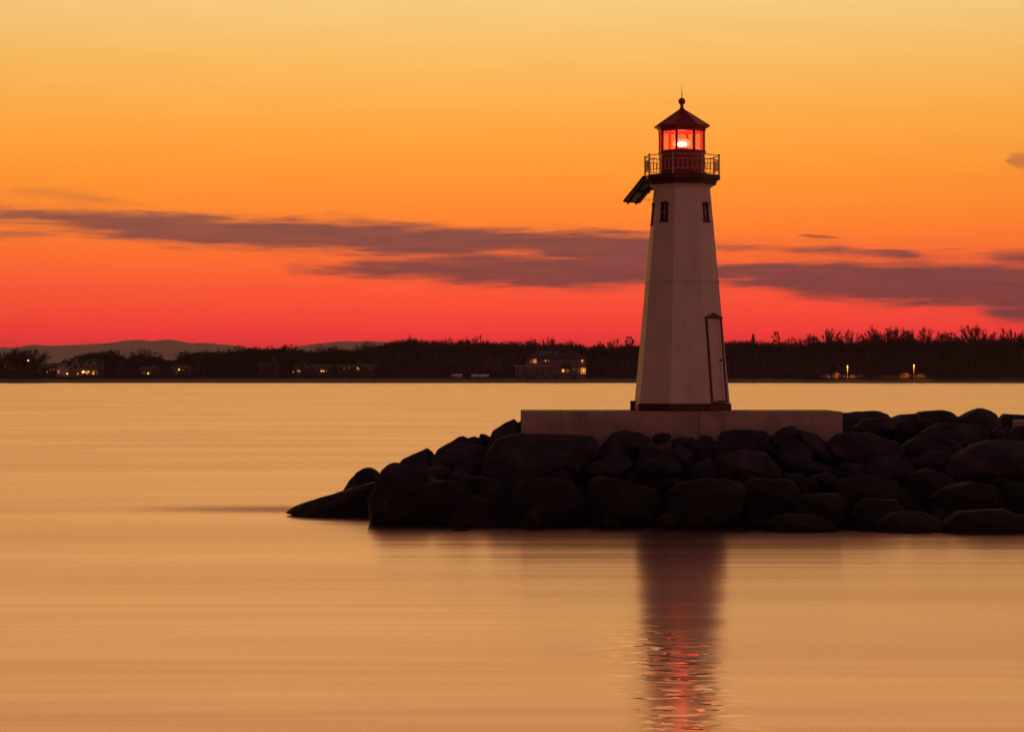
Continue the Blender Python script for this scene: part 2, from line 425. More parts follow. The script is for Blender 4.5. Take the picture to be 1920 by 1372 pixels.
MB().lathe([(0.600, 5.79), (0.600, 5.86), (0.578, 5.875), (0.578, 6.315)], 8, A0).build('lantern_drum', m_red, LH)
MB().lathe([(0.585, 6.316), (0.606, 6.33), (0.606, 6.375), (0.588, 6.398)], 8, A0).build('lantern_sill', m_red, LH)
# gallery railing
def vtx(r, k, z): a = A0 + k * pi / 4; return Vector((r * sin(a), -r * cos(a), z))
RR = 0.935
def ring_rail(z, r): 
    b = MB(); rs = []
    for k in range(8):
        a = A0 + k * pi / 4
        c = Vector((RR * sin(a), -RR * cos(a), z)); o = Vector((sin(a), -cos(a), 0))
        rs.append([c + o * (r * cos(q) / cos(pi / 8)) + Vector((0, 0, r * sin(q))) for q in (pi / 4, 3 * pi / 4, 5 * pi / 4, 7 * pi / 4)])
    n = 4; v = [p for rr in rs for p in rr]; f = []
    for k in range(8):
        for i in range(n):
            f.append((k * n + i, k * n + (i + 1) % n, ((k + 1) % 8) * n + (i + 1) % n, ((k + 1) % 8) * n + i))
    return b.add(v, f)
rail = ring_rail(6.262, 0.013).build('railing', m_rail, LH)
ring_rail(6.152, 0.010).build('middle_rail', m_rail, rail)
ring_rail(5.908, 0.010).build('bottom_rail', m_rail, rail)
post_me = MB().lathe([(0.020, 0.0), (0.020, 0.455), (0.014, 0.462), (0.014, 0.470), (0.024, 0.482), (0.029, 0.496), (0.024, 0.512), (0.008, 0.523)], 8).mesh('post')
for k in range(8):
    o = link('post', post_me, m_rail, rail); o.location = vtx(RR, k, 5.775)
bal_me = MB().tube((0, 0, 0), (0, 0, 0.244), 0.0085, n=5).mesh('baluster')
for k in range(8):
    p, q = vtx(RR, k, 5.908), vtx(RR, k + 1, 5.908)
    for i in range(1, 6):
        o = link('baluster', bal_me, m_rail, rail); o.location = p.lerp(q, i / 6.0)
# lantern room: eight corner posts and eight panes
LR = 0.572
head = MB().lathe([(0.600, 6.865), (0.600, 6.925), (0.628, 6.94), (0.628, 6.965), (0.655, 6.972)], 8, A0).build('lantern_head', m_red, LH)
mull_me = MB().box(-0.026, 0.026, -0.02, 0.02, 6.396, 6.868).mesh('mullion')
for k in range(8):
    a = A0 + k * pi / 4
    o = link('mullion', mull_me, m_red, LH); o.location = vtx(LR - 0.012, k, 0); o.rotation_euler = (0, 0, a)
gm = glass_material()
wv = LR * cos(pi / 8); hw = LR * sin(pi / 8) - 0.02
pane_me = MB().box(-hw, hw, -0.004, 0.004, 6.392, 6.872).mesh('pane')
for k in range(8):
    a = A0 + pi / 8 + k * pi / 4
    o = link('pane', pane_me, gm, LH); o.location = ((wv - 0.03) * sin(a), -(wv - 0.03) * cos(a), 0); o.rotation_euler = (0, 0, a)
roof = MB().lathe([(0.640, 6.972), (0.700, 6.975), (0.708, 6.99), (0.700, 7.012), (0.36, 7.228), (0.095, 7.405), (0.072, 7.425)], 8, A0).build('roof', m_red, LH)
rib_me = MB().box(-0.010, 0.010, -0.012, 0.004, 0.0, 1.0).mesh('roof_rib')
for k in range(8):
    p, q = vtx(0.702, k, 7.006), vtx(0.095, k, 7.402)
    MB().tube(p, q, 0.011, 0.009, 5).build('rib', m_red, roof)
MB().lathe([(0.080, 7.405), (0.062, 7.44), (0.040, 7.48), (0.034, 7.505), (0.044, 7.512), (0.050, 7.522), (0.044, 7.532), (0.036, 7.545), (0.036, 7.56)], 16).build('vent_neck', m_red, roof, smooth=True)
MB().lathe([(0.001, 7.535)] + [(0.088 * sin(q), 7.622 - 0.088 * cos(q)) for q in np.linspace(0.15, pi - 0.1, 12)] + [(0.001, 7.711)], 20).build('vent_ball', m_red, roof, smooth=True)
MB().tube((0, 0, 7.70), (0, 0, 7.88), 0.012, 0.009).build('lightning_rod', m_dark, roof)
MB().tube((0, 0, 7.875), (0, 0, 8.055), 0.006, 0.003).build('rod_tip', m_dark, roof)
# beacon
beacon = MB().lathe([(0.11, 6.395), (0.11, 6.41), (0.05, 6.42), (0.05, 6.455), (0.125, 6.462), (0.125, 6.478)], 20).build('beacon', m_dark, LH)
m_lamp = mat('lamp_lens', (0.8, 0.2, 0.15), 0.2, emit=(1.0, 0.09, 0.045), estr=130.0)
BZ = 6.568
MB().lathe([(0.02, BZ - 0.06)] + [(0.125 * sin(q), BZ - 0.06 * cos(q)) for q in np.linspace(0.3, pi - 0.3, 9)] + [(0.02, BZ + 0.06)], 24).build('bulb', m_lamp, beacon, smooth=True)
def lens_material():
    m = bpy.data.materials.new('lens_glass'); m.use_nodes = True
    t = NT(m.node_tree); t.n.clear()
    tr = t.new('ShaderNodeBsdfTransparent'); tr.inputs[0].default_value = (1.0, 0.72, 0.66, 1)
    em = t.new('ShaderNodeEmission'); em.inputs[0].default_value = (1.0, 0.22, 0.12, 1); em.inputs[1].default_value = 4.5  # glow put into the glass itself to widen the bulb's bright core
    mx = t.new('ShaderNodeMixShader'); mx.inputs[0].default_value = 0.34
    t.l.new(tr.outputs[0], mx.inputs[1]); t.l.new(em.outputs[0], mx.inputs[2])
    o = t.new('ShaderNodeOutputMaterial'); t.l.new(mx.outputs[0], o.inputs['Surface']); return m
prof_l = []
for i in range(9):
    z = 6.482 + 0.2 * i / 8.0
    r = 0.225 - 0.085 * (abs(i - 4) / 4.0) ** 2
    prof_l += [(r - 0.008, z), (r, z + 0.011)]
MB().lathe(prof_l, 28, cap0=False, cap1=False).build('lens', lens_material(), beacon, smooth=True)
MB().lathe([(0.10, 6.69), (0.10, 6.70), (0.02, 6.725)], 20).build('lens_cap', m_dark, beacon)

# frames lying in the sloping wall faces
def face_frame(psi, z):
    n = Vector((sin(psi), -cos(psi), 0)); u = Vector((cos(psi), sin(psi), 0))
    slope = (WR1 - WR0) * cos(pi / 8) / (W1 - W0)
    up = Vector((n.x * slope, n.y * slope, 1.0)).normalized()
    nn = u.cross(up).normalized()
    if nn.dot(n) < 0: nn = -nn
    a = wallR(z) * cos(pi / 8)
    M = Matrix.Identity(4)
    for i in range(3):
        M[i][0] = u[i]; M[i][1] = -nn[i]; M[i][2] = up[i]; M[i][3] = (n * a)[i] + (z if i == 2 else 0)
    return M                         # local x across, -y outwards, z up the slope
def window(psi, z0, h=0.44, w=0.20):
    M = face_frame(psi, z0)
    fr = MB()
    fr.box(-w / 2, -w / 2 + 0.036, -0.035, 0.02, 0.03, h, M); fr.box(w / 2 - 0.036, w / 2, -0.035, 0.02, 0.03, h, M)
    win = fr.build('window', m_dkred, LH)
    MB().box(-w / 2 - 0.022, w / 2 + 0.022, -0.05, 0.02, -0.005, 0.032, M).build('sill', m_dkred, win)
    MB().prism([(-w / 2 - 0.02, h), (w / 2 + 0.02, h), (w / 2 + 0.026, h + 0.028), (0, h + 0.068), (-w / 2 - 0.026, h + 0.028)], -0.05, 0.02, M).build('pediment', m_dkred, win)
    for sx_ in (-1, 1):
        for k in range(2):
            x0 = sx_ * (w / 4 - 0.018); zc = 0.032 + (h - 0.032) * (0.25 + 0.5 * k)
            ww = w / 4 - 0.020; hh = (h - 0.032) / 4 - 0.004
            MB().box(x0 - ww, x0 + ww, -0.010, 0.015, zc - hh, zc + hh, M).build('pane', m_wglass, win)
    MB().box(-0.006, 0.006, -0.018, 0.01, 0.034, h - 0.002, M).build('vertical_glazing_bar', m_door, win)
    MB().box(-w / 2 + 0.037, w / 2 - 0.037, -0.020, 0.01, h / 2 + 0.010, h / 2 + 0.024, M).build('horizontal_glazing_bar', m_door, win)
window(D - R_(45), 4.62); window(D + R_(45), 4.62); window(D - R_(90), 4.56, 0.5)
# door
M = face_frame(D + R_(45), 0.20)
door = MB().box(-0.275, 0.275, -0.018, 0.01, 0.0, 2.045, M).build('door', m_door, LH)
MB().box(-0.330, -0.276, -0.034, 0.01, 0.0, 2.06, M).build('jamb', m_dkred, door)
MB().box(0.276, 0.330, -0.034, 0.01, 0.0, 2.06, M).build('jamb', m_dkred, door)
MB().prism([(-0.35, 2.061), (0.35, 2.061), (0.36, 2.09), (0, 2.20), (-0.36, 2.09)], -0.055, 0.01, M).build('pediment', m_dkred, door)
MB().prism([(-0.275, 0.0), (0.275, 0.0), (0.275, 0.03), (0, 0.055), (-0.275, 0.03)], -0.07, -0.021, M).build('threshold', m_dkred, door)
MB().box(0.140, 0.148, -0.021, 0.0, 0.06, 2.04, M).build('door_strip', m_dkred, door)  # narrow dark vertical strip on the door face
MB().box(0.10, 0.19, -0.026, 0.0, 0.96, 1.30, M).build('lock_plate', m_door, door)
kn = MB(); kn.lathe([(0.012, 0), (0.012, 0.03), (0.028, 0.04), (0.030, 0.06), (0.014, 0.075)], 10, M=M @ Matrix.Translation((0.10, -0.038, 1.04)) @ Matrix.Rotation(pi / 2, 4, 'X'))
kn.build('knob', m_dark, door)
# junction box at the left foot
MB().box(-1.25, -1.15, 0.25, 0.55, 0.0, 0.24).build('junction_box', m_dark, LH)
# solar panel, seen from behind
def L(px, py, Y): return at(px, py, Y) - Vector((TX0, TY0, PZ))
c00 = L(1206, 331, 60.10); down = Vector((-0.47, 0.49, -0.585)); wid = Vector((0.432, 0.415, 0.0))
dn = down.normalized(); wn = wid.normalized(); nn = wn.cross(dn).normalized()
Lp, Wp = down.length, wid.length
SM = Matrix.Identity(4)
for i in range(3): SM[i][0] = wn[i]; SM[i][1] = nn[i]; SM[i][2] = dn[i]; SM[i][3] = c00[i]
sgn = 1 if (SM.to_3x3() @ Vector((0, 1, 0))).y < 0 else -1      # which local y side faces the camera (the back)
panel = MB().box(0.02, Wp - 0.02, -0.006, 0.006, 0.02, Lp - 0.02, SM).build('solar_panel', m_cell, LH)
for a in ((0.0, 0.03, 0, Lp), (Wp - 0.03, Wp, 0, Lp)): MB().box(a[0], a[1], -0.022, 0.022, a[2], a[3], SM).build('frame_rail', m_dark, panel)
for a in ((0.031, Wp - 0.031, 0, 0.03), (0.031, Wp - 0.031, Lp - 0.03, Lp)): MB().box(a[0], a[1], -0.022, 0.022, a[2], a[3], SM).build('frame_rail', m_dark, panel)
for f in (0.25, 0.75): MB().box(Wp * f - 0.016, Wp * f + 0.016, min(0, sgn * 0.05) + 0.008 * sgn, max(0, sgn * 0.05), -0.01, Lp + 0.025, SM).build('mounting_rail', m_dark, panel)
armc = SM @ Vector((Wp * 0.5, sgn * 0.07, Lp * 0.5))
MB().box(0.05, Wp - 0.05, min(sgn * 0.051, sgn * 0.09), max(sgn * 0.051, sgn * 0.09), Lp * 0.5 - 0.03, Lp * 0.5 + 0.03, SM).build('cross_rail', m_dark, panel)
MB().tube(armc, (-0.60, 0.25, 5.50), 0.026).build('support_arm', m_dark, panel)
MB().tube(SM @ Vector((Wp * 0.5, sgn * 0.05, 0.08)), (-0.84, 0.35, 5.70), 0.02).build('support_arm', m_dark, panel)
cab = MB(); pts = [L(1208, 373, 60.5), L(1214, 375.5, 60.4), L(1222, 375.5, 60.2), L(1227, 369, 60.05), L(1230, 363, 60.0), Vector((-0.62, 0.05, 5.42))]
for p, q in zip(pts, pts[1:]): cab.tube(p, q, 0.006, n=5)
cab.build('cable', m_dark, panel)

# ------------------------------------------------------------------ concrete platform
m_conc = mat('cast_concrete', (0.58, 0.47, 0.37), 0.9, 0.45, 1.3, 0.6, 11, streak=0.6, sscale=3.5)
PY0 = 58.6
xl, xr = (977 - 960) / F * PY0, (1580 - 960) / F * PY0
xm = (1310 - 960) / F * PY0
PF = thing('concrete_platform', 'long low concrete platform under the lighthouse, set among dark boulders', 'platform', ((xl + xr) / 2, 60.3, PZ - 1.4))
cx_ = (xl + xr) / 2
for a, b_ in ((xl, xm - 0.006), (xm + 0.006, xr)):
    MB().box(a - cx_, b_ - cx_, PY0 - 60.3, 1.25, 0.0, 1.4).build('slab', m_conc, PF, bevel=0.025)
MB().box(xm - cx_ - 0.005, xm - cx_ + 0.005, PY0 - 60.3 + 0.012, 1.24, 0.01, 1.392).build('joint_filler', mat('joint_filler', (0.36, 0.28, 0.2), 0.9), PF)
MB().box((1050.5 - 960) / F * 59 - cx_, (1057.5 - 960) / F * 59 - cx_, -0.9, -0.75, 1.4, 1.418).build('bolt_plate', m_dark, PF)

# ------------------------------------------------------------------ breakwater boulders
def rock_material():
    m = bpy.data.materials.new('granite_boulder'); m.use_nodes = True
    t = NT(m.node_tree); b = t.n['Principled BSDF']
    tcx = t.new('ShaderNodeTexCoord'); g = t.new('ShaderNodeNewGeometry'); oi = t.new('ShaderNodeObjectInfo')
    co = g.outputs['Position']
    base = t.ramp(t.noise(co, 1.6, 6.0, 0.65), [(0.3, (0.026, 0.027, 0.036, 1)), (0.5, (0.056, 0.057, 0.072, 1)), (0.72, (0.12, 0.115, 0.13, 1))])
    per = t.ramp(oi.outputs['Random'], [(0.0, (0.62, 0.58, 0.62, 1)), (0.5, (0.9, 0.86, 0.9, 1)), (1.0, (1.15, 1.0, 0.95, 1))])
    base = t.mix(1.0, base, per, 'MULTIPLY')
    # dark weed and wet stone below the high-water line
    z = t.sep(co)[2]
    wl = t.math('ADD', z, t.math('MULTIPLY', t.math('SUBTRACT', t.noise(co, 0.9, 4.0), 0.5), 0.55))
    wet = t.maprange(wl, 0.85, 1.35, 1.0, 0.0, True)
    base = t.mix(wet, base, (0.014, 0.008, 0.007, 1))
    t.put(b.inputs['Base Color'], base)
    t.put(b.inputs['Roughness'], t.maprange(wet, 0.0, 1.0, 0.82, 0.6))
    b.inputs['Specular IOR Level'].default_value = 0.35
    bn = t.new('ShaderNodeBump'); bn.inputs['Strength'].default_value = 1.0; bn.inputs['Distance'].default_value = 0.11
    t.l.new(t.math('ADD', t.noise(co, 3.5, 8.0, 0.7), t.math('MULTIPLY', t.noise(co, 22.0, 4.0, 0.7), 0.35)), bn.inputs['Height'])
    t.l.new(bn.outputs[0], b.inputs['Normal'])
    return m
m_rock = rock_material()
BW = thing('breakwater', 'dark rubble breakwater of granite boulders running out into the water', 'breakwater', (6, 58, 0))
def ico(n):
    bm = bmesh.new(); bmesh.ops.create_icosphere(bm, subdivisions=n, radius=1.0)
    v = [x.co.copy() for x in bm.verts]; f = [tuple(y.index for y in x.verts) for x in bm.faces]; bm.free(); return v, f
ICO = {3: ico(3), 4: ico(4)}
rng = random.Random(11)
def add_rock(verts, faces):
    c = sum(verts, Vector()) / len(verts)
    me = bpy.data.meshes.new('boulder'); me.from_pydata([tuple(v - c) for v in verts], [], faces)
    me.polygons.foreach_set('use_smooth', [True] * len(faces)); me.materials.append(m_rock)
    try: me.set_sharp_from_angle(angle=R_(30))
    except Exception: pass
    o = bpy.data.objects.new('boulder', me); col.objects.link(o); o.parent = BW; o.location = c - Vector((6, 58, 0))
    return o
def planes(k, lo, hi):
    out = []
    for _ in range(k):
        n = Vector((rng.gauss(0, 1), rng.gauss(0, 1), rng.gauss(0, 1))).normalized(); out.append((n, rng.uniform(lo, hi)))
    return out
def poly_rock(pts, Y, depth=None, res=4, box=0.62):
    """a boulder whose front outline is the convex hull of pts (photo pixels) at distance Y, with its own depth"""
    P = [(at(x, y, Y).x, at(x, y, Y).z) for x, y in pts]
    cxp = sum(p[0] for p in P) / len(P); czp = sum(p[1] for p in P) / len(P)
    w = max(p[0] for p in P) - min(p[0] for p in P); h = max(p[1] for p in P) - min(p[1] for p in P)
    if depth is None: depth = 0.75 * sqrt(w * h) + 0.35 * w
    # hull -> half-planes
    Q = sorted(set(P))
    def half(it):
        o = []
        for p in it:
            while len(o) > 1 and (o[-1][0] - o[-2][0]) * (p[1] - o[-2][1]) - (o[-1][1] - o[-2][1]) * (p[0] - o[-2][0]) <= 0: o.pop()
            o.append(p)
        return o
    hull = half(Q)[:-1] + half(Q[::-1])[:-1]
    hp = []
    for a, b in zip(hull, hull[1:] + hull[:1]):
        nx, nz = b[1] - a[1], -(b[0] - a[0]); l = sqrt(nx * nx + nz * nz)
        if l < 1e-6: continue
        nx /= l; nz /= l
        hp.append((nx, nz, nx * (a[0] - cxp) + nz * (a[1] - czp)))
    pl = []
    for nx, nz, dist in hp:
        pl.append((Vector((nx, 0, nz)), dist))
        for sg in (-1, 1):
            if nz > 0.25:                                   # broad sloping top faces
                q = rng.uniform(0.45, 0.8)
                n = Vector((nx * cos(q), sg * sin(q), nz * cos(q)))
                pl.append((n, dist * cos(q) * rng.uniform(0.80, 0.97) + depth * 0.5 * sin(q) * rng.uniform(0.25, 0.6)))
            elif rng.random() < 0.45:
                q = rng.uniform(0.5, 1.0)
                n = Vector((nx * cos(q), sg * sin(q), nz * cos(q)))
                pl.append((n, dist * cos(q) * rng.uniform(0.85, 1.0) + depth * 0.5 * sin(q) * rng.uniform(0.5, 0.8)))
    for sg in (-1, 1):
        n = Vector((rng.uniform(-.3, .3), sg, rng.uniform(-.25, .25))).normalized()
        pl.append((n, depth * 0.5 * rng.uniform(0.75, 0.95)))
    sd = Vector((rng.uniform(0, 99), rng.uniform(0, 99), rng.uniform(0, 99)))
    V, Fc = ICO[res]; out = []
    hw_, hh_ = max(w * 0.5, 0.05), max(h * 0.5, 0.05)
    for d0 in V:
        d = Vector((d0.x * hw_, d0.y * depth * 0.5, d0.z * hh_)); l = d.length; d /= l
        r = 9.0
        for n, o in pl:
            k = n.dot(d)
            if k > 1e-3: r = min(r, o / k)
        pt = d * r
        cr_ = noise.voronoi(pt * 2.1 + sd)[0]
        r *= 1 + 0.028 * noise.fractal(d0 * 2.2 + sd, 1.0, 2.0, 5) + 0.05 * (noise.cell(pt * 1.9 + sd) * 0.5) * min(1.0, (cr_[1] - cr_[0]) * 6) + 0.014 * noise.noise(pt * 6.0 + sd)
        r *= 1.03
        out.append(Vector((cxp + r * d.x, Y + depth * 0.5 + r * d.y, czp + r * d.z)))
    return add_rock(out, Fc)
def free_rock(c, size, rot, res=3):
    pl = planes(8, 0.5, 0.88)
    sd = Vector((rng.uniform(0, 99), rng.uniform(0, 99), rng.uniform(0, 99)))
    Mr = Matrix.Rotation(rot[2], 3, 'Z') @ Matrix.Rotation(rot[1], 3, 'Y') @ Matrix.Rotation(rot[0], 3, 'X')
    V, Fc = ICO[res]; out = []
    for d in V:
        s = 1.05
        for n, o in pl:
            k = n.dot(d)
            if k > 0.01: s = min(s, o / k)
        s *= 1 + 0.035 * noise.fractal(d * 1.7 + sd, 1.0, 2.0, 4)
        out.append(Vector(c) + Mr @ Vector((d.x * s * size[0], d.y * s * size[1], d.z * s * size[2])))
    return add_rock(out, Fc)
def slopeY(py): return 53.2 + (1000 - py) / 180.0 * 5.1
ROCKS = [
 # head of the breakwater (left)
 ([(534, 964), (545, 954), (562, 947), (582, 941), (604, 937), (640, 926), (680, 911), (712, 905), (722, 985), (660, 985), (580, 978)], 58.6, 1.8),
 ([(636, 930), (652, 903), (668, 886), (680, 880), (692, 879), (702, 885), (712, 893), (720, 910), (712, 945), (655, 945)], 60.3, 1.5),
 ([(710, 891), (722, 876), (735, 873), (746, 874), (795, 880), (812, 930), (800, 1000), (720, 1000), (692, 985), (686, 942)], 55.4, 2.2),
 ([(744, 875), (755, 862), (775, 853), (790, 850), (798, 843), (806, 848), (813, 858), (822, 895), (790, 912), (748, 905)], 58.2, 1.6),
 ([(809, 862), (820, 845), (835, 836), (850, 831), (862, 829), (874, 832), (905, 840), (925, 870), (905, 905), (850, 912), (811, 890)], 57.4, 2.0),
 ([(871, 834), (878, 822), (889, 819), (899, 823), (910, 845), (878, 850)], 59.6, 1.0),
 ([(896, 826), (901, 814), (909, 815), (922, 822), (930, 845), (900, 845)], 60.0, 0.9),
 ([(917, 825), (925, 808), (946, 795), (963, 787), (971, 795), (978, 825), (940, 838)], 59.6, 1.2),
 ([(966, 797), (977, 789), (990, 808), (978, 825)], 60.2, 0.8),
 # below the platform
 ([(905, 890), (914, 850), (935, 826), (965, 816), (1060, 817), (1102, 822), (1127, 842), (1117, 857), (1087, 884), (1050, 905), (950, 905)], 56.5, 2.4),
 ([(1095, 822), (1080, 816), (1112, 818), (1120, 830), (1100, 840)], 58.0, 0.7),
 ([(1120, 850), (1140, 825), (1152, 823), (1170, 845), (1176, 858), (1125, 860)], 57.2, 1.0),
 ([(1142, 822), (1155, 812), (1172, 808), (1202, 813), (1220, 822), (1216, 834), (1196, 845), (1172, 848)], 57.6, 1.1),
 ([(1224, 820), (1235, 813), (1255, 812), (1260, 822), (1250, 830), (1228, 830)], 58.0, 0.6),
 ([(1262, 826), (1275, 820), (1300, 821), (1310, 832), (1290, 846), (1265, 842)], 57.9, 0.7),
 ([(1194, 872), (1205, 845), (1215, 838), (1264, 848), (1282, 887), (1255, 898), (1198, 895)], 56.3, 1.4),
 ([(1095, 876), (1140, 858), (1178, 860), (1190, 872), (1172, 890), (1108, 890)], 56.3, 1.4),
 ([(1252, 850), (1275, 838), (1300, 845), (1310, 865), (1295, 880), (1265, 872)], 57.0, 1.0),
 ([(1295, 832), (1320, 827), (1362, 829), (1370, 848), (1322, 864), (1300, 854)], 57.2, 1.1),
 ([(1352, 824), (1358, 810), (1372, 814), (1382, 807), (1440, 809), (1452, 822), (1422, 848), (1360, 848)], 57.6, 1.2),
 ([(1446, 824), (1470, 804), (1492, 799), (1502, 810), (1492, 842), (1455, 845)], 57.9, 0.9),
 ([(1462, 852), (1474, 828), (1510, 831), (1528, 850), (1521, 874), (1488, 874)], 56.9, 1.1),
 ([(1498, 810), (1508, 807), (1538, 817), (1562, 838), (1578, 862), (1550, 866), (1518, 842)], 57.4, 1.2),
 ([(1342, 882), (1350, 858), (1400, 845), (1440, 849), (1470, 880), (1478, 897), (1420, 903), (1345, 892)], 56.0, 1.8),
 ([(1294, 896), (1310, 868), (1335, 860), (1350, 872), (1348, 898)], 56.2, 1.2),
 ([(1466, 858), (1482, 850), (1510, 868), (1572, 880), (1580, 898), (1540, 895), (1480, 878)], 56.4, 1.3),
 ([(1474, 898), (1484, 888), (1505, 888), (1516, 896), (1506, 907), (1482, 908)], 55.9, 0.8),
 ([(1498, 916), (1515, 900), (1531, 892), (1537, 915), (1530, 940), (1504, 940)], 55.2, 0.9),
 ([(1530, 893), (1560, 887), (1600, 918), (1608, 932), (1580, 930), (1545, 908)], 55.6, 1.2),
 ([(958, 935), (970, 912), (985, 902), (1055, 901), (1078, 912), (1102, 934), (1100, 962), (1060, 985), (975, 985)], 54.7, 2.0),
 ([(1101, 938), (1110, 905), (1130, 896), (1160, 902), (1232, 921), (1245, 940), (1235, 975), (1120, 985)], 54.5, 2.0),
 ([(768, 928), (790, 910), (830, 904), (872, 910), (890, 925), (880, 975), (800, 990), (772, 975)], 55.0, 2.0),
 ([(872, 930), (890, 905), (930, 900), (962, 915), (970, 950), (955, 985), (890, 990)], 55.3, 1.8),
 ([(1252, 932), (1280, 908), (1330, 901), (1396, 909), (1400, 925), (1386, 975), (1300, 995), (1255, 975)], 54.2, 2.0),
 ([(1396, 918), (1420, 899), (1490, 904), (1508, 925), (1495, 950), (1440, 985), (1402, 970)], 54.5, 1.8),
 ([(1490, 950), (1515, 930), (1580, 928), (1600, 950), (1585, 985), (1510, 990)], 54.0, 1.6),
 ([(1440, 985), (1470, 968), (1530, 968), (1570, 985), (1560, 1005), (1460, 1005)], 53.0, 1.4),
 # right of the platform, crest
 ([(1560, 800), (1582, 777), (1607, 775), (1622, 773), (1652, 771), (1670, 778), (1684, 792), (1660, 820), (1600, 822)], 61.5, 1.8),
 ([(1606, 803), (1625, 788), (1665, 781), (1686, 797), (1662, 822), (1612, 822)], 60.3, 1.2),
 ([(1680, 787), (1700, 779), (1728, 777), (1760, 784), (1768, 802), (1740, 828), (1688, 826)], 61.2, 1.6),
 ([(1727, 778), (1733, 773), (1747, 772), (1775, 770), (1796, 775), (1808, 788), (1803, 825), (1740, 828), (1729, 805)], 60.8, 1.5),
 ([(1735, 812), (1770, 795), (1842, 797), (1866, 810), (1845, 835), (1748, 832)], 59.5, 1.5),
 ([(1803, 786), (1825, 779), (1836, 770), (1851, 766), (1866, 771), (1878, 780), (1887, 792), (1875, 815), (1808, 815)], 61.0, 1.6),
 ([(1883, 788), (1894, 777), (1911, 779), (1940, 780), (1960, 800), (1945, 820), (1888, 815)], 61.6, 1.6),
 ([(1862, 812), (1878, 800), (1896, 800), (1908, 812), (1898, 828), (1870, 830)], 59.6, 0.9),
 ([(1890, 824), (1915, 802), (1950, 796), (1985, 815), (1980, 845), (1900, 842)], 58.8, 1.5),
 # right, slope
 ([(1560, 834), (1580, 815), (1640, 814), (1692, 832), (1706, 847), (1680, 868), (1640, 874), (1598, 866), (1568, 854)], 57.0, 1.8),
 ([(1698, 838), (1725, 821), (1770, 831), (1794, 846), (1786, 860), (1720, 854)], 57.6, 1.4),
 ([(1724, 870), (1745, 846), (1790, 850), (1790, 880), (1735, 882)], 56.8, 1.2),
 ([(1780, 888), (1800, 862), (1840, 838), (1872, 828), (1950, 832), (1990, 860), (1980, 905), (1830, 908), (1792, 900)], 56.0, 2.3),
 ([(1626, 880), (1650, 857), (1700, 861), (1718, 876), (1704, 898), (1640, 896)], 56.2, 1.3),
 ([(1568, 890), (1585, 868), (1630, 872), (1645, 892), (1620, 905), (1580, 905)], 56.3, 1.2),
 ([(1684, 940), (1720, 890), (1750, 882), (1792, 895), (1806, 915), (1780, 955), (1700, 960)], 55.2, 1.8),
 ([(1748, 944), (1775, 920), (1830, 907), (1886, 919), (1900, 945), (1880, 975), (1780, 985), (1750, 970)], 54.3, 1.9),
 ([(1572, 912), (1590, 900), (1640, 893), (1692, 905), (1690, 935), (1620, 955), (1580, 945)], 55.0, 1.6),
 ([(1880, 930), (1900, 908), (1960, 905), (2000, 930), (1990, 960), (1900, 960)], 54.8, 1.7),
 ([(1600, 965), (1630, 938), (1690, 940), (1712, 965), (1690, 992), (1620, 992)], 53.8, 1.5),
 ([(1650, 985), (1680, 965), (1740, 962), (1775, 980), (1765, 1008), (1665, 1008)], 52.9, 1.4),
 ([(1780, 988), (1810, 962), (1890, 958), (1940, 975), (1945, 1010), (1800, 1015)], 52.6, 1.7),
 ([(1930, 975), (1960, 955), (2030, 960), (2060, 985), (2050, 1020), (1950, 1020)], 52.4, 1.7),
]
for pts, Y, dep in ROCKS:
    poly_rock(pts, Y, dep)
# stones packed behind and between the ones above, the toe under water, the far slope and the run out of the frame
def pack(px, py, w, back, zs=0.62):
    Y = slopeY(py) + back
    c = at(px, py, Y); s = w / F * Y / 2
    free_rock((c.x, c.y + s * 0.5, c.z), (s * rng.uniform(0.9, 1.2), s * rng.uniform(0.7, 1.0), s * zs * rng.uniform(0.85, 1.2)), (rng.uniform(-.3, .3), rng.uniform(-.4, .4), rng.uniform(-.6, .6)))
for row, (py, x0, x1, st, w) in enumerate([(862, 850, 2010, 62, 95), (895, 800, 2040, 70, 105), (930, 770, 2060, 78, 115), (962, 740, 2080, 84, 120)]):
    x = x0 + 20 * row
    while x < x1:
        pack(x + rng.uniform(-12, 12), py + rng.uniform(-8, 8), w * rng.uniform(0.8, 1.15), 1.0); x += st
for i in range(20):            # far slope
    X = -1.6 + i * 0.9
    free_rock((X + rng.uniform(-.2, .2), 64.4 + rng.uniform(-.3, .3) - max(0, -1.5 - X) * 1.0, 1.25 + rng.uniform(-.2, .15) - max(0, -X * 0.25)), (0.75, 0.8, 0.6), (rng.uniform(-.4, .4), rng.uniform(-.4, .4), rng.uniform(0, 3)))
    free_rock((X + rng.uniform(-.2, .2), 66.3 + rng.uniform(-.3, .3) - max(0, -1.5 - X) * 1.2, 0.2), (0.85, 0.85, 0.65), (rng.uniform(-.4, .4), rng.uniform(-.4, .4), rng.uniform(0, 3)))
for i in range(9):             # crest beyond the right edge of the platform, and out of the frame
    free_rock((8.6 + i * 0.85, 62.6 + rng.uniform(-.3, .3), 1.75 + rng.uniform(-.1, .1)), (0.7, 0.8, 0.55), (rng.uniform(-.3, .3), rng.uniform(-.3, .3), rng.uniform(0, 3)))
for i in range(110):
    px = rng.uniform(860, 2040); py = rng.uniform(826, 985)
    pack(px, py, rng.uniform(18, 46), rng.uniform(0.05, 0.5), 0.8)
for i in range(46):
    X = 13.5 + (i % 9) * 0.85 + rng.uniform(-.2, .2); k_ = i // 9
    free_rock((X, 53.4 + k_ * 1.5 + rng.uniform(-.3, .3), 0.25 + k_ * 0.40 + rng.uniform(-.1, .1)), (rng.uniform(.6, .95), rng.uniform(.6, .9), rng.uniform(.4, .6)), (rng.uniform(-.4, .4), rng.uniform(-.4, .4), rng.uniform(0, 3)))
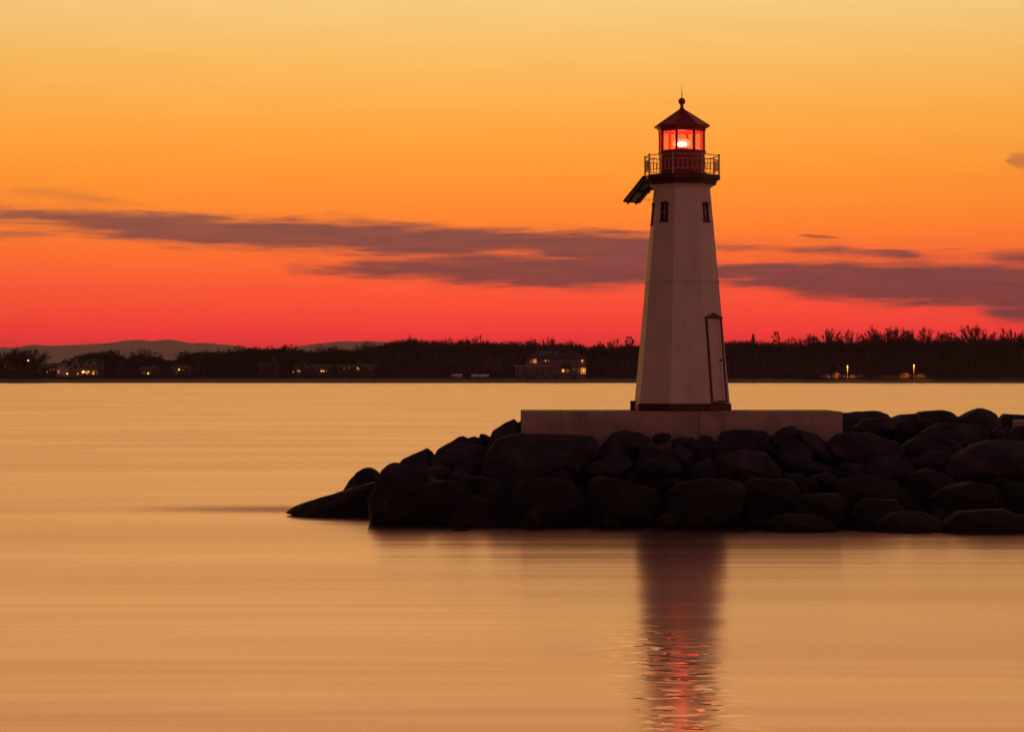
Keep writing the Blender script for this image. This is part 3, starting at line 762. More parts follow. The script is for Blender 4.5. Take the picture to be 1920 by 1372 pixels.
core = MB()
core_prof = [(54.0, -1.0), (55.4, 0.2), (58.3, 1.35), (59.0, 1.55), (62.8, 1.5), (64.8, 0.7), (66.8, -1.0)]
cxs = [(-3.6, 0.02), (-2.4, 0.30), (-0.6, 0.8), (1.0, 1.0), (8, 1.0), (20.5, 1.0)]
core.rings([[Vector((x, 60 + (y - 60) * (0.25 + 0.75 * k), -1.0 + (z + 1.0) * k)) for y, z in core_prof] for x, k in cxs])
o = core.build('stone_core', m_rock, BW); o.location = (-6, -58, 0)

MB().box(0, 1.6, 0, 0.9, 0, 0.9).build('concrete_block', m_conc, None, bevel=0.03)
cb = bpy.data.objects['concrete_block']; p = at(1912, 803, 60.0); cb.location = (p.x, 60.0, p.z - 0.70)
tag(cb, 'small pale concrete block half buried in the boulders at the right edge', 'block')

# ------------------------------------------------------------------ far shore: houses, lamps, cars, boats
SHY = 762.0
def shore_pt(px, Y):
    return Vector(((px - 960.0) / F * Y, Y, ground_z(Y - SHY)))
def sc(Y): return Y / F                      # metres per photo pixel at Y
m_siding = mat('grey_siding', (0.20, 0.165, 0.165), 0.8, 0.2, 0.8)
m_wsiding = mat('white_siding', (0.55, 0.48, 0.46), 0.8, 0.15, 0.8)
m_dsiding = mat('brown_siding', (0.055, 0.04, 0.038), 0.85, 0.2, 0.8)
m_roof = mat('roof_shingles', (0.055, 0.045, 0.05), 0.85, 0.25, 1.0)
m_seam = mat('skylight_frame', (0.6, 0.55, 0.55), 0.4, metal=0.3)
m_pane = mat('dark_pane', (0.015, 0.012, 0.014), 0.15)
m_trim = mat('white_trim', (0.65, 0.58, 0.56), 0.7)
m_lit = mat('lit_window', (0.5, 0.3, 0.12), 0.5, emit=(1.0, 0.32, 0.05), estr=0.7)
m_dimlit = mat('dim_lit_window', (0.4, 0.2, 0.1), 0.5, emit=(1.0, 0.30, 0.07), estr=0.12)
m_bulb = mat('porch_bulb', (1, 0.8, 0.5), 0.5, emit=(1.0, 0.42, 0.09), estr=3.2)
m_bush = mat('bare_twigs', (0.022, 0.014, 0.017), 0.95)

def rect(par, name, px, py, w, h, Y, m, loc, dy=0.12, depth=0.1, sub=None):
    """a window-sized panel centred on photo pixel px,py, w x h pixels, standing dy in front of the wall at Y"""
    c = at(px, py, Y) - loc; k = sc(Y)
    b = MB().box(c.x - w * k / 2, c.x + w * k / 2, c.y - dy, c.y - dy + depth, c.z - h * k / 2, c.z + h * k / 2)
    return b.build(name, m, par)
def framed_window(par, px, py, w, h, Y, m, loc, trim=True):
    win = rect(par, 'window', px, py, w, h, Y, m, loc, 0.14, 0.10)
    if trim:
        c = at(px, py, Y) - loc; k = sc(Y); ww, hh = w * k / 2, h * k / 2
        MB().box(c.x - ww - 0.08, c.x - ww - 0.01, c.y - 0.18, c.y - 0.02, c.z - hh, c.z + hh).build('frame', m_trim, win)
        MB().box(c.x + ww + 0.01, c.x + ww + 0.08, c.y - 0.18, c.y - 0.02, c.z - hh, c.z + hh).build('frame', m_trim, win)
        MB().box(c.x - ww - 0.1, c.x + ww + 0.1, c.y - 0.2, c.y - 0.02, c.z - hh - 0.1, c.z - hh - 0.01).build('sill', m_trim, win)
    return win
def bulb(par, px, py, r, Y, loc, m=None, name='porch_lamp'):
    c = at(px, py, Y) - loc; r *= 0.72
    b = MB().lathe([(0.02, -r), (r * 0.8, -r * 0.6), (r, 0), (r * 0.7, r * 0.7), (0.02, r)], 10, M=Matrix.Translation((c.x, c.y - 0.4, c.z)))
    return b.build(name, m or m_bulb, par, smooth=True)
def house_base(name, label, px, Y):
    p = shore_pt(px, Y); return thing(name, label, 'house', p), p
def long_house(par, loc, x0, x1, eave, ridge, Y, wall_m, roof_m, dep=8.0, over=0.5, hip=0.0, base=-0.3):
    """walls and a roof with its ridge parallel to the shore"""
    a = at(x0, eave, Y) - loc; b = at(x1, eave, Y) - loc; r = at((x0 + x1) / 2, ridge, Y) - loc
    w = MB().box(a.x, b.x, a.y, a.y + dep, base, a.z).build('wall', wall_m, par)
    v = [(a.x - over, a.y - over, a.z), (b.x + over, a.y - over, a.z), (b.x + over, a.y + dep + over, a.z), (a.x - over, a.y + dep + over, a.z),
         (a.x - over + hip, a.y + dep / 2, r.z), (b.x + over - hip, a.y + dep / 2, r.z)]
    v2 = [(p[0], p[1], p[2] - 0.18) for p in v[:4]]
    rf = MB().add(v + v2, [(0, 1, 5, 4), (2, 3, 4, 5), (1, 2, 5), (3, 0, 4), (6, 9, 8, 7), (0, 6, 7, 1), (1, 7, 8, 2), (2, 8, 9, 3), (3, 9, 6, 0)]).build('roof', roof_m, par)
    return w, rf
def gable(par, loc, xc, w, eave, apex, Y, wall_m, roof_m, dep=5.0, name='gable', bottom=None, trim=True):
    """a gable end that faces the water"""
    c = at(xc, eave, Y) - loc; hw_ = w * sc(Y) / 2; az_ = (at(xc, apex, Y) - loc).z
    zb = -0.3 if bottom is None else (at(xc, bottom, Y) - loc).z
    g = MB().prism([(c.x - hw_, zb), (c.x + hw_, zb), (c.x + hw_, c.z), (c.x, az_ - 0.1), (c.x - hw_, c.z)], c.y - 0.05, c.y + dep).build(name, wall_m, par)
    t = 0.22; e = 0.4; sl = (az_ - c.z) / hw_
    MB().prism([(c.x - hw_ - e, c.z - e * sl), (c.x, az_), (c.x + hw_ + e, c.z - e * sl), (c.x + hw_ + e, c.z - e * sl + t), (c.x, az_ + t * 1.3), (c.x - hw_ - e, c.z - e * sl + t)], c.y - 0.4, c.y + dep).build('gable_roof', roof_m, g)
    if trim:
        MB().prism([(c.x - hw_ - e, c.z - e * sl - 0.2), (c.x, az_ - 0.25), (c.x + hw_ + e, c.z - e * sl - 0.2), (c.x + hw_ + e, c.z - e * sl), (c.x, az_ - 0.01), (c.x - hw_ - e, c.z - e * sl)], c.y - 0.38, c.y - 0.2).build('bargeboard', m_trim, g)
    return g

# the large house with lit windows
Y = 812.0
hs, loc = house_base('large_house', 'large two-storey house with roof skylights and warm lit windows on the far shore', 1035, Y)
long_house(hs, loc, 987, 1098.5, 672, 656.5, Y, m_siding, m_roof, 10.0, 0.7, 4.5)
up = MB(); a = at(1026, 657, Y + 6) - loc; b_ = at(1073, 657, Y + 6) - loc; top = at(1048, 648, Y + 6) - loc
up.add([(a.x, a.y - 2.5, a.z), (b_.x, a.y - 2.5, a.z), (b_.x, a.y + 3, a.z), (a.x, a.y + 3, a.z), (top.x - 1.0, a.y, top.z), (top.x + 1.2, a.y, top.z)],
       [(0, 1, 5, 4), (2, 3, 4, 5), (1, 2, 5), (3, 0, 4), (3, 2, 1, 0)]).build('upper_roof', m_roof, hs)
k = sc(Y)
for i, px in enumerate([1014, 1019, 1023.5, 1028.5, 1033, 1038.5, 1042, 1046]):
    c0 = at(px - 1.4, 665.5, Y) - loc; c1 = at(px + 1.8, 658, Y) - loc
    f0 = (672 - 665.5) / 15.5; f1 = (672 - 658) / 15.5
    y0 = c0.y - 0.7 + f0 * 5.7; y1 = c0.y - 0.7 + f1 * 5.7
    z0 = c0.z + 0.12; z1 = c1.z + 0.12
    MB().add([(c0.x, y0, z0), (c0.x + 0.14, y0, z0), (c1.x + 0.14, y1, z1), (c1.x, y1, z1), (c0.x, y0, z0 - 0.3), (c0.x + 0.14, y0, z0 - 0.3), (c1.x + 0.14, y1, z1 - 0.3), (c1.x, y1, z1 - 0.3)],
             [(0, 1, 2, 3), (4, 7, 6, 5), (0, 4, 5, 1), (1, 5, 6, 2), (2, 6, 7, 3), (3, 7, 4, 0)]).build('skylight_bar', m_seam, hs)
# sun room wing
a = at(966, 687, Y - 4) - loc; b_ = at(1042, 687, Y - 4) - loc
wing = MB().box(a.x, b_.x, a.y, a.y + 3.9, -0.3, a.z).build('sun_room', m_siding, hs)
MB().box(a.x - 0.5, b_.x, a.y - 0.5, a.y + 3.8, a.z + 0.005, a.z + 0.28).build('flat_roof', m_wsiding, wing)
for px in (971, 979.5, 984, 990.5, 999, 1006, 1012, 1018, 1027, 1033):
    framed_window(wing, px, 697.5, 3.2, 11, Y - 4, m_pane, loc, False)
framed_window(hs, 996, 677.5, 3.0, 7.5, Y, m_dimlit, loc); framed_window(hs, 1001, 677, 2.5, 7.5, Y, m_lit, loc, False); framed_window(hs, 1004.5, 677, 2.6, 8, Y, m_lit, loc, False)
for px in (1010, 1049, 1073.5): framed_window(hs, px, 677, 4, 7, Y, m_pane, loc)
framed_window(hs, 1042, 677, 4, 7, Y, m_pane, loc)
w_ = framed_window(hs, 1023, 676, 2.6, 3.2, Y, m_lit, loc, False); framed_window(hs, 1029, 677, 2.0, 3.6, Y, m_dimlit, loc, False)
framed_window(hs, 1092, 677, 5.2, 7.5, Y, m_dimlit, loc); bulb(hs, 1091.5, 676, 0.22, Y, loc, name='room_lamp')
# arched porch
c = at(1062.5, 695, Y - 1.5) - loc
por = MB().prism([(c.x - 1.9, c.z + 0.6), (c.x + 1.9, c.z + 0.6), (c.x + 1.5, c.z + 1.6), (c.x + 0.5, c.z + 2.4), (c.x - 0.5, c.z + 2.4), (c.x - 1.5, c.z + 1.6)], c.y - 0.3, c.y + 1.4).build('porch_roof', m_roof, hs)
w_ = framed_window(hs, 1056, 693.5, 4.2, 8.5, Y, m_lit, loc, False); bulb(hs, 1055.6, 695, 0.30, Y, loc)
w_ = framed_window(hs, 1064, 694, 5.6, 8.5, Y, m_dimlit, loc, False)
framed_window(hs, 1076, 692, 3.2, 4.2, Y, m_dimlit, loc, False); framed_window(hs, 1085, 694, 2.2, 8, Y, m_dimlit, loc, False)
w_ = framed_window(hs, 1093.5, 695, 9.5, 11, Y, m_lit, loc)
for px in (1091.5, 1096.0): rect(w_, 'glazing_bar', px, 695, 0.5, 11, Y, m_dsiding, loc, 0.2, 0.05)
rect(w_, 'glazing_bar', 1093.5, 698, 9.5, 0.5, Y, m_dsiding, loc, 0.24, 0.03)
bulb(hs, 1094.6, 694.5, 0.26, Y, loc, name='room_lamp')

# gambrel barn
hs, loc = house_base('gambrel_barn', 'pale-edged gambrel-roofed barn left of the large house', 923, Y)
k = sc(Y); c = at(923, 694, Y) - loc
def G(px, py): q = at(px, py, Y) - loc; return (q.x, q.z)
outl = [G(905, 694), G(905, 685), G(911, 676.5), G(918, 674), G(933, 674.5), G(938.5, 679), G(940, 686), G(943.5, 694)]
MB().prism(outl, c.y, c.y + 7).build('wall', m_dsiding, hs)
for p_, q_ in zip(outl[1:], outl[2:]):
    P, Q = Vector((p_[0], c.y + 3.3, p_[1])), Vector((q_[0], c.y + 3.3, q_[1]))
    d_ = (Q - P).normalized(); n_ = Vector((-d_.z, 0, d_.x)) * 0.16
    MB().add([P - Vector((0, 3.7, 0)), Q - Vector((0, 3.7, 0)), Q + n_ - Vector((0, 3.7, 0)), P + n_ - Vector((0, 3.7, 0)), P + Vector((0, 3.9, 0)), Q + Vector((0, 3.9, 0)), Q + n_ + Vector((0, 3.9, 0)), P + n_ + Vector((0, 3.9, 0))],
             [(0, 1, 2, 3), (7, 6, 5, 4), (0, 4, 5, 1), (1, 5, 6, 2), (2, 6, 7, 3), (3, 7, 4, 0)]).build('roof_panel', m_siding, hs)

# gabled house with dormers, left
Y = 806.0
hs, loc = house_base('gabled_house', 'gabled house with two dormers above a bright lit porch on the far left shore', 155, Y)
long_house(hs, loc, 141, 187, 693, 672.5, Y, m_dsiding, m_roof, 8.0, 0.4)
g = gable(hs, loc, 141, 26, 693, 673, Y - 0.6, m_siding, m_roof, 4.0)
framed_window(g, 141, 687, 4.5, 4.0, Y - 0.7, m_pane, loc, False); framed_window(g, 141, 678, 1.8, 2.4, Y - 0.7, m_pane, loc, False)
for px in (162, 175.6):
    g = gable(hs, loc, px, 11, 685, 678, Y - 0.5, m_siding, m_roof, 3.5, 'dormer', 693)
    framed_window(g, px, 688, 3.4, 4.5, Y - 0.6, m_pane, loc, False)
por = rect(hs, 'porch_roof', 163, 694.5, 46, 1.2, Y, m_wsiding, loc, 2.2, 2.0)
for px in (141, 149, 158, 167, 176, 185): rect(hs, 'porch_post', px, 699.5, 0.7, 9.5, Y, m_wsiding, loc, 2.1, 0.12)
for px, w, h, mm in ((151, 3.2, 4, m_dimlit), (155, 3.0, 5, m_lit), (162.5, 4.5, 5, m_lit), (170, 3.2, 4, m_dimlit), (175.5, 3.6, 7, m_lit), (182, 3.2, 5.5, m_dimlit), (136, 3.4, 3, m_dimlit), (144, 3.0, 2.5, m_dimlit)):
    framed_window(hs, px, 698.5, w, h, Y, mm, loc, False)
for px, py, r in ((157, 697, 0.50), (166.3, 697, 0.30), (126.5, 700.5, 0.36), (146, 700.5, 0.18), (154.5, 697.5, 0.26), (174.5, 700.5, 0.2)): bulb(hs, px, py, r, Y - 2.6, loc)
hs, loc = house_base('garage', 'small white-edged gabled garage left of the lit gabled house', 116, Y)
gable(hs, loc, 116, 20, 691, 681, Y - 1.0, m_wsiding, m_roof, 6.0, 'wall')
framed_window(hs, 115.3, 687, 2.6, 3.6, Y - 1.0, m_pane, loc, False); framed_window(hs, 110, 696.5, 2.2, 4.5, Y - 1.0, m_lit, loc, False)
hs, loc = house_base('long_low_house', 'long low dark-roofed house at the left edge of the far shore', 18, Y)
long_house(hs, loc, -12, 30, 684, 676, Y, m_dsiding, m_roof, 9.0, 0.5, 2.0)
framed_window(hs, 9.8, 685.5, 3.0, 3.4, Y, m_dimlit, loc, False)
for px in (-4, 2, 18, 25): framed_window(hs, px, 690, 2.4, 4, Y, m_pane, loc)
hs, loc = house_base('low_house', 'low dark house behind the pair of bare fan-shaped trees', 52, Y)
long_house(hs, loc, 35, 68, 687, 681, Y + 8, m_dsiding, m_roof, 8.0, 0.4, 1.0)
framed_window(hs, 57, 689, 1.8, 2.6, Y + 8, m_dimlit, loc, False); framed_window(hs, 44, 691, 2.4, 3.4, Y + 8, m_pane, loc)
hs, loc = house_base('chimney_house', 'dark house with a chimney between low house and white-edged garage', 92, Y)
w_, rf = long_house(hs, loc, 78, 108, 690, 683, Y + 4, m_dsiding, m_roof, 8.0, 0.4)
rect(rf, 'chimney', 82, 682, 3.2, 6, Y + 4, m_dsiding, loc, -3.5, 0.9)
framed_window(hs, 95, 693, 2.6, 3.0, Y + 4, m_dimlit, loc, False); framed_window(hs, 101, 692.5, 2.6, 3.6, Y + 4, m_dimlit, loc, False); bulb(hs, 89.4, 697, 0.14, Y - 1, loc)
# cottages along the left shore: (name, label, x0, x1, eave, ridge, gable centre or None, [(lamp px,py,r)], [(window px,py,w,h,bright)])
for nm, lb, x0, x1, ev, rd, gx, lamps, wins in (
    ('cottage', 'small dark cottage with a single bright lamp right of the gabled house', 262, 292, 694, 687, None, [(278, 700, 0.36)], [(270, 698.5, 4, 3, 0), (281, 697, 3, 1.8, 0)]),
    ('bungalow', 'dark bungalow with one bright lamp between two dim windows under bare trees', 322, 352, 690, 684, None, [(336, 692.7, 0.36)], [(329, 693, 2.4, 2.0, 0), (343.5, 693, 3, 2.0, 0), (332, 698.5, 3.4, 2.4, 0)]),
    ('farmhouse', 'unlit farmhouse with a steep gable and a pinkish roof ridge among the trees', 484, 512, 687, 679, 511, [], [(492, 692, 3, 4, -1), (501, 692, 3, 4, -1)]),
    ('steep_cottage', 'steep-roofed cottage with a pair of small lit windows near the shore', 552, 584, 692, 684, 567, [(550, 697, 0.16)], [(557.6, 695.3, 1.4, 3, 1), (561.5, 695.8, 2.4, 4, 1)]),
    ('lit_cottage', 'cottage with two bright lamps close together on the far shore', 588, 620, 690, 683, None, [(602.5, 695.7, 0.26), (606.8, 695.6, 0.28)], [(593.5, 693, 2, 2, 0), (604, 692.8, 7, 1.6, 0), (612.5, 695.5, 2.2, 3.6, 0)]),
    ('gable_cottage', 'cottage with a lit gable window, nearest left of the tall pole', 632, 700, 688, 683, 671, [], [(645, 690.5, 2.4, 4, 0), (654.5, 690, 3, 3, 0), (670.3, 690.2, 2.2, 5, 1), (673, 691.8, 1.4, 2.4, 1), (693, 690.5, 1.2, 3.4, 0), (696, 692, 1.6, 1.8, 0)])):
    Y = 815.0
    hs, loc = house_base(nm, lb, (x0 + x1) / 2, Y)
    w_, rf = long_house(hs, loc, x0, x1, ev, rd, Y, m_dsiding, m_roof, 8.0, 0.4)
    par = hs
    if gx: par = gable(hs, loc, gx, 17, ev, rd - 4 if nm != 'farmhouse' else 669, Y - 0.6, m_dsiding, m_roof, 4.0, trim=False)
    for px, py, w, h, br in wins: framed_window(hs, px, py, w, h, Y - (0.7 if gx else 0), {1: m_lit, 0: m_dimlit, -1: m_pane}[br], loc, False)
    for px, py, r in lamps: bulb(hs, px, py, r, Y - 2, loc)

# shrink-wrapped boats ashore
m_wrap = mat('white_shrink_wrap', (0.80, 0.82, 0.86), 0.45, 0.12, 1.0)
def wrapped_boat(px0, px1, ytop, ybot, Y, label, bow, hump):
    p = shore_pt((px0 + px1) / 2, Y); t_ = thing('wrapped_boat', label, 'boat', p, 0, 'boats stored ashore')
    zt = at(0, ytop, Y).z - p.z; zb = at(0, ybot, Y).z - p.z; l = (px1 - px0) * sc(Y); n = 14
    hull = []; cov = []
    for i in range(n + 1):
        u = i / n; x = (-l / 2 + l * u) * bow
        wd = 1.25 * (1 - max(0, u - 0.45) ** 2 * 2.6) + 0.03
        sheer = zb + (zt - zb) * (0.45 + 0.25 * u)
        hull.append([Vector((x, -wd * 0.55, zb - 0.25 + 0.5 * max(0, u - 0.6))), Vector((x, -wd, sheer)), Vector((x, wd, sheer)), Vector((x, wd * 0.55, zb - 0.25 + 0.5 * max(0, u - 0.6)))])
        pk = sheer + (zt - sheer) * (1.0 - hump * abs(u - 0.4) + 0.10 * sin(i * 1.9))
        cov.append([Vector((x, -wd - 0.04, sheer - 0.35)), Vector((x, -wd - 0.04, sheer + 0.02)), Vector((x, 0, pk)), Vector((x, wd + 0.04, sheer + 0.02)), Vector((x, wd + 0.04, sheer - 0.35))])
    MB().rings(hull).build('hull', m_wsiding, t_, True)
    MB().rings(cov).build('cover', m_wrap, t_)
    for sx_ in (-0.3, 0.25): MB().box(sx_ * l - 0.1, sx_ * l + 0.1, -0.7, 0.7, 0.0, zb - 0.1).build('keel_block', m_dsiding, t_)
wrapped_boat(846.5, 866.5, 701, 707, 792, 'white-wrapped boat with square ends, left of the two boats ashore', -1, 0.15)
wrapped_boat(884, 899, 701, 707, 792, 'white-wrapped boat with a peaked cover, middle of the boats ashore', 1, 1.0)
wrapped_boat(899.5, 917, 701.8, 707, 793, 'white-wrapped boat nearest the gambrel barn', 1, 0.3)
# pole and channel post
p = shore_pt(706, 775.0); pole = thing('flagpole', 'tall thin bare pole rising from the water edge before the trees', 'pole', (p.x, 764.0, 0.0))
zt = at(706, 643, 764).z
MB().tube((0, 0, -0.3), (0, 0, zt), 0.12, 0.06, 8).build('shaft', m_dark, pole); MB().lathe([(0.02, zt - 0.05), (0.11, zt + 0.05), (0.02, zt + 0.18)], 8).build('finial', m_dark, pole)
p = at(658, 718, 764); pole = thing('channel_post', 'short dark mooring post at the far water edge', 'post', (p.x, 759, 0))
MB().tube((0, 0, -0.5), (0, 0, 1.0), 0.16, 0.15, 8).build('shaft', m_dark, pole); MB().lathe([(0.19, 1.0), (0.19, 1.07), (0.02, 1.2)], 8).build('cap', m_dark, pole)

# street lamps and parking on the right
m_head = mat('sodium_lamp', (1, 0.6, 0.2), 0.4, emit=(1.0, 0.34, 0.04), estr=3.0)
m_post = mat('lamp_post_paint', (0.16, 0.12, 0.08), 0.6)
def street_lamp(px, ytop, Y, label, energy=4000):
    p = shore_pt(px, Y); t_ = thing('street_lamp', label, 'street lamp', p, 0, 'sodium street lamps on the far shore')
    h = at(px, ytop, Y).z - p.z
    MB().lathe([(0.22, 0), (0.22, 0.3), (0.11, 0.4), (0.09, h - 0.35)], 10).build('post', m_post, t_)
    MB().lathe([(0.09, h - 0.40), (0.19, h - 0.08), (0.18, h + 0.06), (0.04, h + 0.15)], 10).build('lantern', m_head, t_, smooth=True)
    ld = bpy.data.lights.new('lamp_light', 'SPOT'); ld.spot_size = R_(150); ld.spot_blend = 0.5; ld.energy = energy; ld.color = (1.0, 0.34, 0.05); ld.shadow_soft_size = 0.3
    lo = bpy.data.objects.new('lamp_light', ld); col.objects.link(lo); lo.parent = t_; lo.location = (0, -0.6, h - 0.1)
street_lamp(1589, 686, 793, 'lit orange street lamp standing between the parked cars')
street_lamp(1713.5, 684, 793, 'lit orange street lamp alone to the right of the parked cars')
p = at(53, 676, 800); g0 = shore_pt(53, 800)
yl = thing('yard_lamp', 'small white lamp on a pole between the bare fan-shaped trees at far left', 'lamp', g0)
MB().tube((0, 0, 0), (0, 0, p.z - g0.z - 0.2), 0.07, 0.06, 6).build('post', m_dark, yl)
MB().lathe([(0.05, p.z - g0.z - 0.25), (0.27, p.z - g0.z), (0.05, p.z - g0.z + 0.2)], 8).build('lantern', mat('white_lamp', (1, .9, .8), .4, emit=(1.0, 0.62, 0.42), estr=6.0), yl)

def car(px, Y, rot, label, paint, w=1.85, l=4.5, h=1.55, kind=0):
    p = shore_pt(px, Y); t_ = thing('parked_car', label, 'car', p, rot, 'cars parked near the street lamp')
    m_p = mat('car_paint_%s' % paint[0], paint[1], 0.25, metal=0.2)
    hw_ = w / 2
    prof_ = [(-l / 2, 0.45), (-l / 2 + 0.05, 0.80), (-l / 2 + 0.95, 0.98), (l / 2 - 0.25, 1.02), (l / 2, 0.85), (l / 2, 0.42), (l / 2 - 0.25, 0.28), (-l / 2 + 0.2, 0.28)]
    bd = MB().prism(prof_, -hw_, hw_).build('body', m_p, t_, bevel=0.07)
    cabp = [(-l / 2 + 1.05, 0.985), (-l / 2 + 1.75, h - 0.05), (-l / 2 + 2.1, h), (l / 2 - 0.95 + 0.25 * kind, h - 0.02), (l / 2 - 0.35, 1.025)]
    MB().prism(cabp, -hw_ + 0.14, hw_ - 0.14).build('cabin', m_pane, t_, bevel=0.06)
    MB().box(-l / 2 + 1.85, l / 2 - 0.9, -hw_ + 0.16, hw_ - 0.16, h - 0.01, h + 0.045).build('roof', m_p, t_, bevel=0.02)
    for xx in (-l / 2 + 0.85, l / 2 - 0.85):
        for yy in (-1, 1):
            wl = MB().lathe([(0.20, -0.11), (0.31, -0.11), (0.33, -0.06), (0.33, 0.06), (0.31, 0.11), (0.20, 0.11)], 16, M=Matrix.Translation((xx, yy * (hw_ - 0.10), 0.33)) @ Matrix.Rotation(pi / 2, 4, 'X')).build('wheel', m_dark, t_)
            MB().lathe([(0.05, -0.115), (0.19, -0.115), (0.19, 0.115), (0.05, 0.115)], 12, M=Matrix.Translation((xx, yy * (hw_ - 0.10), 0.33)) @ Matrix.Rotation(pi / 2, 4, 'X')).build('rim', m_seam, wl)
    for yy in (-1, 1):
        MB().box(-l / 2 - 0.02, -l / 2 + 0.1, yy * (hw_ - 0.3) - 0.17, yy * (hw_ - 0.3) + 0.17, 0.62, 0.76).build('headlight', m_seam, bd)
        MB().box(l / 2 - 0.08, l / 2 + 0.02, yy * (hw_ - 0.22) - 0.13, yy * (hw_ - 0.22) + 0.13, 0.7, 0.9).build('tail_light', m_red, bd)
        MB().box(-l / 2 + 1.35, -l / 2 + 1.5, yy * (hw_ + 0.08) - 0.1, yy * (hw_ + 0.08) + 0.1, 0.98, 1.12).build('mirror', m_p, bd)
car(1547.5, 791, R_(68), 'parked car with shining roof edge, leftmost of the three cars', ('silver', (0.16, 0.15, 0.155)), kind=1)
car(1578, 790, R_(86), 'dark parked car just left of the street lamp', ('black', (0.02, 0.02, 0.024)))
car(1615, 790.5, R_(74), 'dark parked car right of the street lamp', ('charcoal', (0.06, 0.055, 0.06)), h=1.7, kind=1)
# road strip and guard rail by the lamps
rd = MB().box((1500 - 960) / F * 795, (1790 - 960) / F * 795, 786.5, 799, ground_z(33), ground_z(33) + 0.03)
struct(rd.build('road', mat('asphalt', (0.06, 0.055, 0.05), 0.9, 0.3, 0.5)))
gr = thing('guard_rail', 'low guard rail along the road in front of the parked cars', 'guard rail', (shore_pt(1650, 787).x, 786.0, ground_z(24)))
x0 = (1556 - 960) / F * 786 - gr.location.x; x1 = (1752 - 960) / F * 786 - gr.location.x
MB().box(x0, x1, -0.05, 0.03, 0.45, 0.68).build('beam', mat('guard_rail_timber', (0.22, 0.17, 0.13), 0.8), gr)
i = x0 + 0.4
while i < x1:
    MB().box(i - 0.07, i + 0.07, 0.04, 0.18, -0.1, 0.75).build('post', m_dsiding, gr); i += 3.0

# dry roadside bushes caught by the lamps
m_reed = mat('dry_reeds', (0.26, 0.17, 0.09), 0.9, 0.4, 2.0)
def roadside_bush(px, wpx, hpx, Y, label):
    p = shore_pt(px, Y); t_ = thing('roadside_bush', label, 'bush', p, 0, 'dry bushes by the street lamps')
    w = wpx * sc(Y) / 2; h = hpx * sc(Y); r = random.Random(int(px)); st, lf = MB(), MB()
    for j in range(70):
        x, y = r.gauss(0, w * 0.45), r.gauss(0, 0.5); k_ = max(0.25, 1 - (x / w) ** 2 * 0.6) * r.uniform(0.55, 1.0)
        q = Vector((x * 1.25 + r.uniform(-.2, .2), y, h * k_)); b0 = Vector((x * 0.8, y, 0.0)); e = Vector((0.05, 0.02, 0))
        st.add([b0 - e, b0 + e, q + e * 0.3, q - e * 0.3], [(0, 1, 2, 3)])
        for i in range(4):
            c = b0.lerp(q, r.uniform(0.45, 1.0)); d = Vector((r.uniform(-.35, .35), r.uniform(-.2, .2), r.uniform(0.1, 0.4)))
            lf.add([c - e * 1.6, c + e * 1.6, c + d], [(0, 1, 2)])
    st.build('stems', m_reed, t_); lf.build('leaves', m_reed, t_)
roadside_bush(1569, 18, 12, 796.5, 'dry bush glowing orange just left of the dark car by the street lamp')
roadside_bush(1599, 12, 6, 797.5, 'low dry bush glowing between the street lamp and the car right of it')
roadside_bush(1697, 20, 11, 797.5, 'dry bush glowing at the left foot of the lone street lamp')
roadside_bush(1726, 18, 9, 797.5, 'dry bush glowing at the right foot of the lone street lamp')
roadside_bush(1662, 40, 6, 798, 'long low dry bush midway between the two street lamps')

# pile fence, lower right shore
pf = thing('pile_fence', 'long dark row of upright piles along the right end of the far shore', 'fence', (shore_pt(1850, 772).x, 772.0, 0.2))
x = (1752 - 960) / F * 772; pile_me = MB().lathe([(0.13, -0.6), (0.12, 1.9), (0.05, 2.0)], 6).mesh('pile')
rr = random.Random(5)
while x < (2040 - 960) / F * 772:
    o = link('pile', pile_me, mat('weathered_pile', (0.07, 0.05, 0.042), 0.9), pf); o.location = (x - pf.location.x, rr.uniform(-.15, .15), 0); o.scale = (1, 1, rr.uniform(0.75, 1.15)); x += rr.uniform(0.75, 1.3)
MB().box((1752 - 960) / F * 772 - pf.location.x, (2040 - 960) / F * 772 - pf.location.x, -0.28, -0.17, 0.7, 0.9).build('wale', m_dsiding, pf)

# ------------------------------------------------------------------ woodland mass
SKY = [(-700, 672), (-300, 676), (-60, 680), (0, 684), (60, 688), (95, 686), (130, 673), (165, 666), (200, 659), (225, 665), (240, 674), (265, 667), (292, 672), (320, 676), (345, 669), (365, 663), (400, 663), (430, 661), (450, 656),
       (480, 655), (500, 655), (530, 651), (560, 656), (580, 661), (600, 658), (630, 655), (660, 655), (680, 652), (700, 649), (720, 645), (740, 639), (770, 636), (800, 641), (830, 639), (870, 636), (900, 641), (950, 639),
       (1000, 642), (1020, 647), (1060, 644), (1100, 650), (1130, 647), (1160, 647), (1200, 646), (1370, 637), (1400, 639), (1450, 639), (1500, 641), (1550, 638), (1600, 639), (1640, 637), (1700, 634), (1760, 634),
       (1800, 636), (1850, 634), (1880, 636), (1920, 632), (2100, 630), (2400, 632), (2900, 640)]
SX = [a for a, b in SKY]; SYv = [b for a, b in SKY]
def skyrow(px): return float(np.interp(px, SX, SYv))
rw = np.random.RandomState(3)
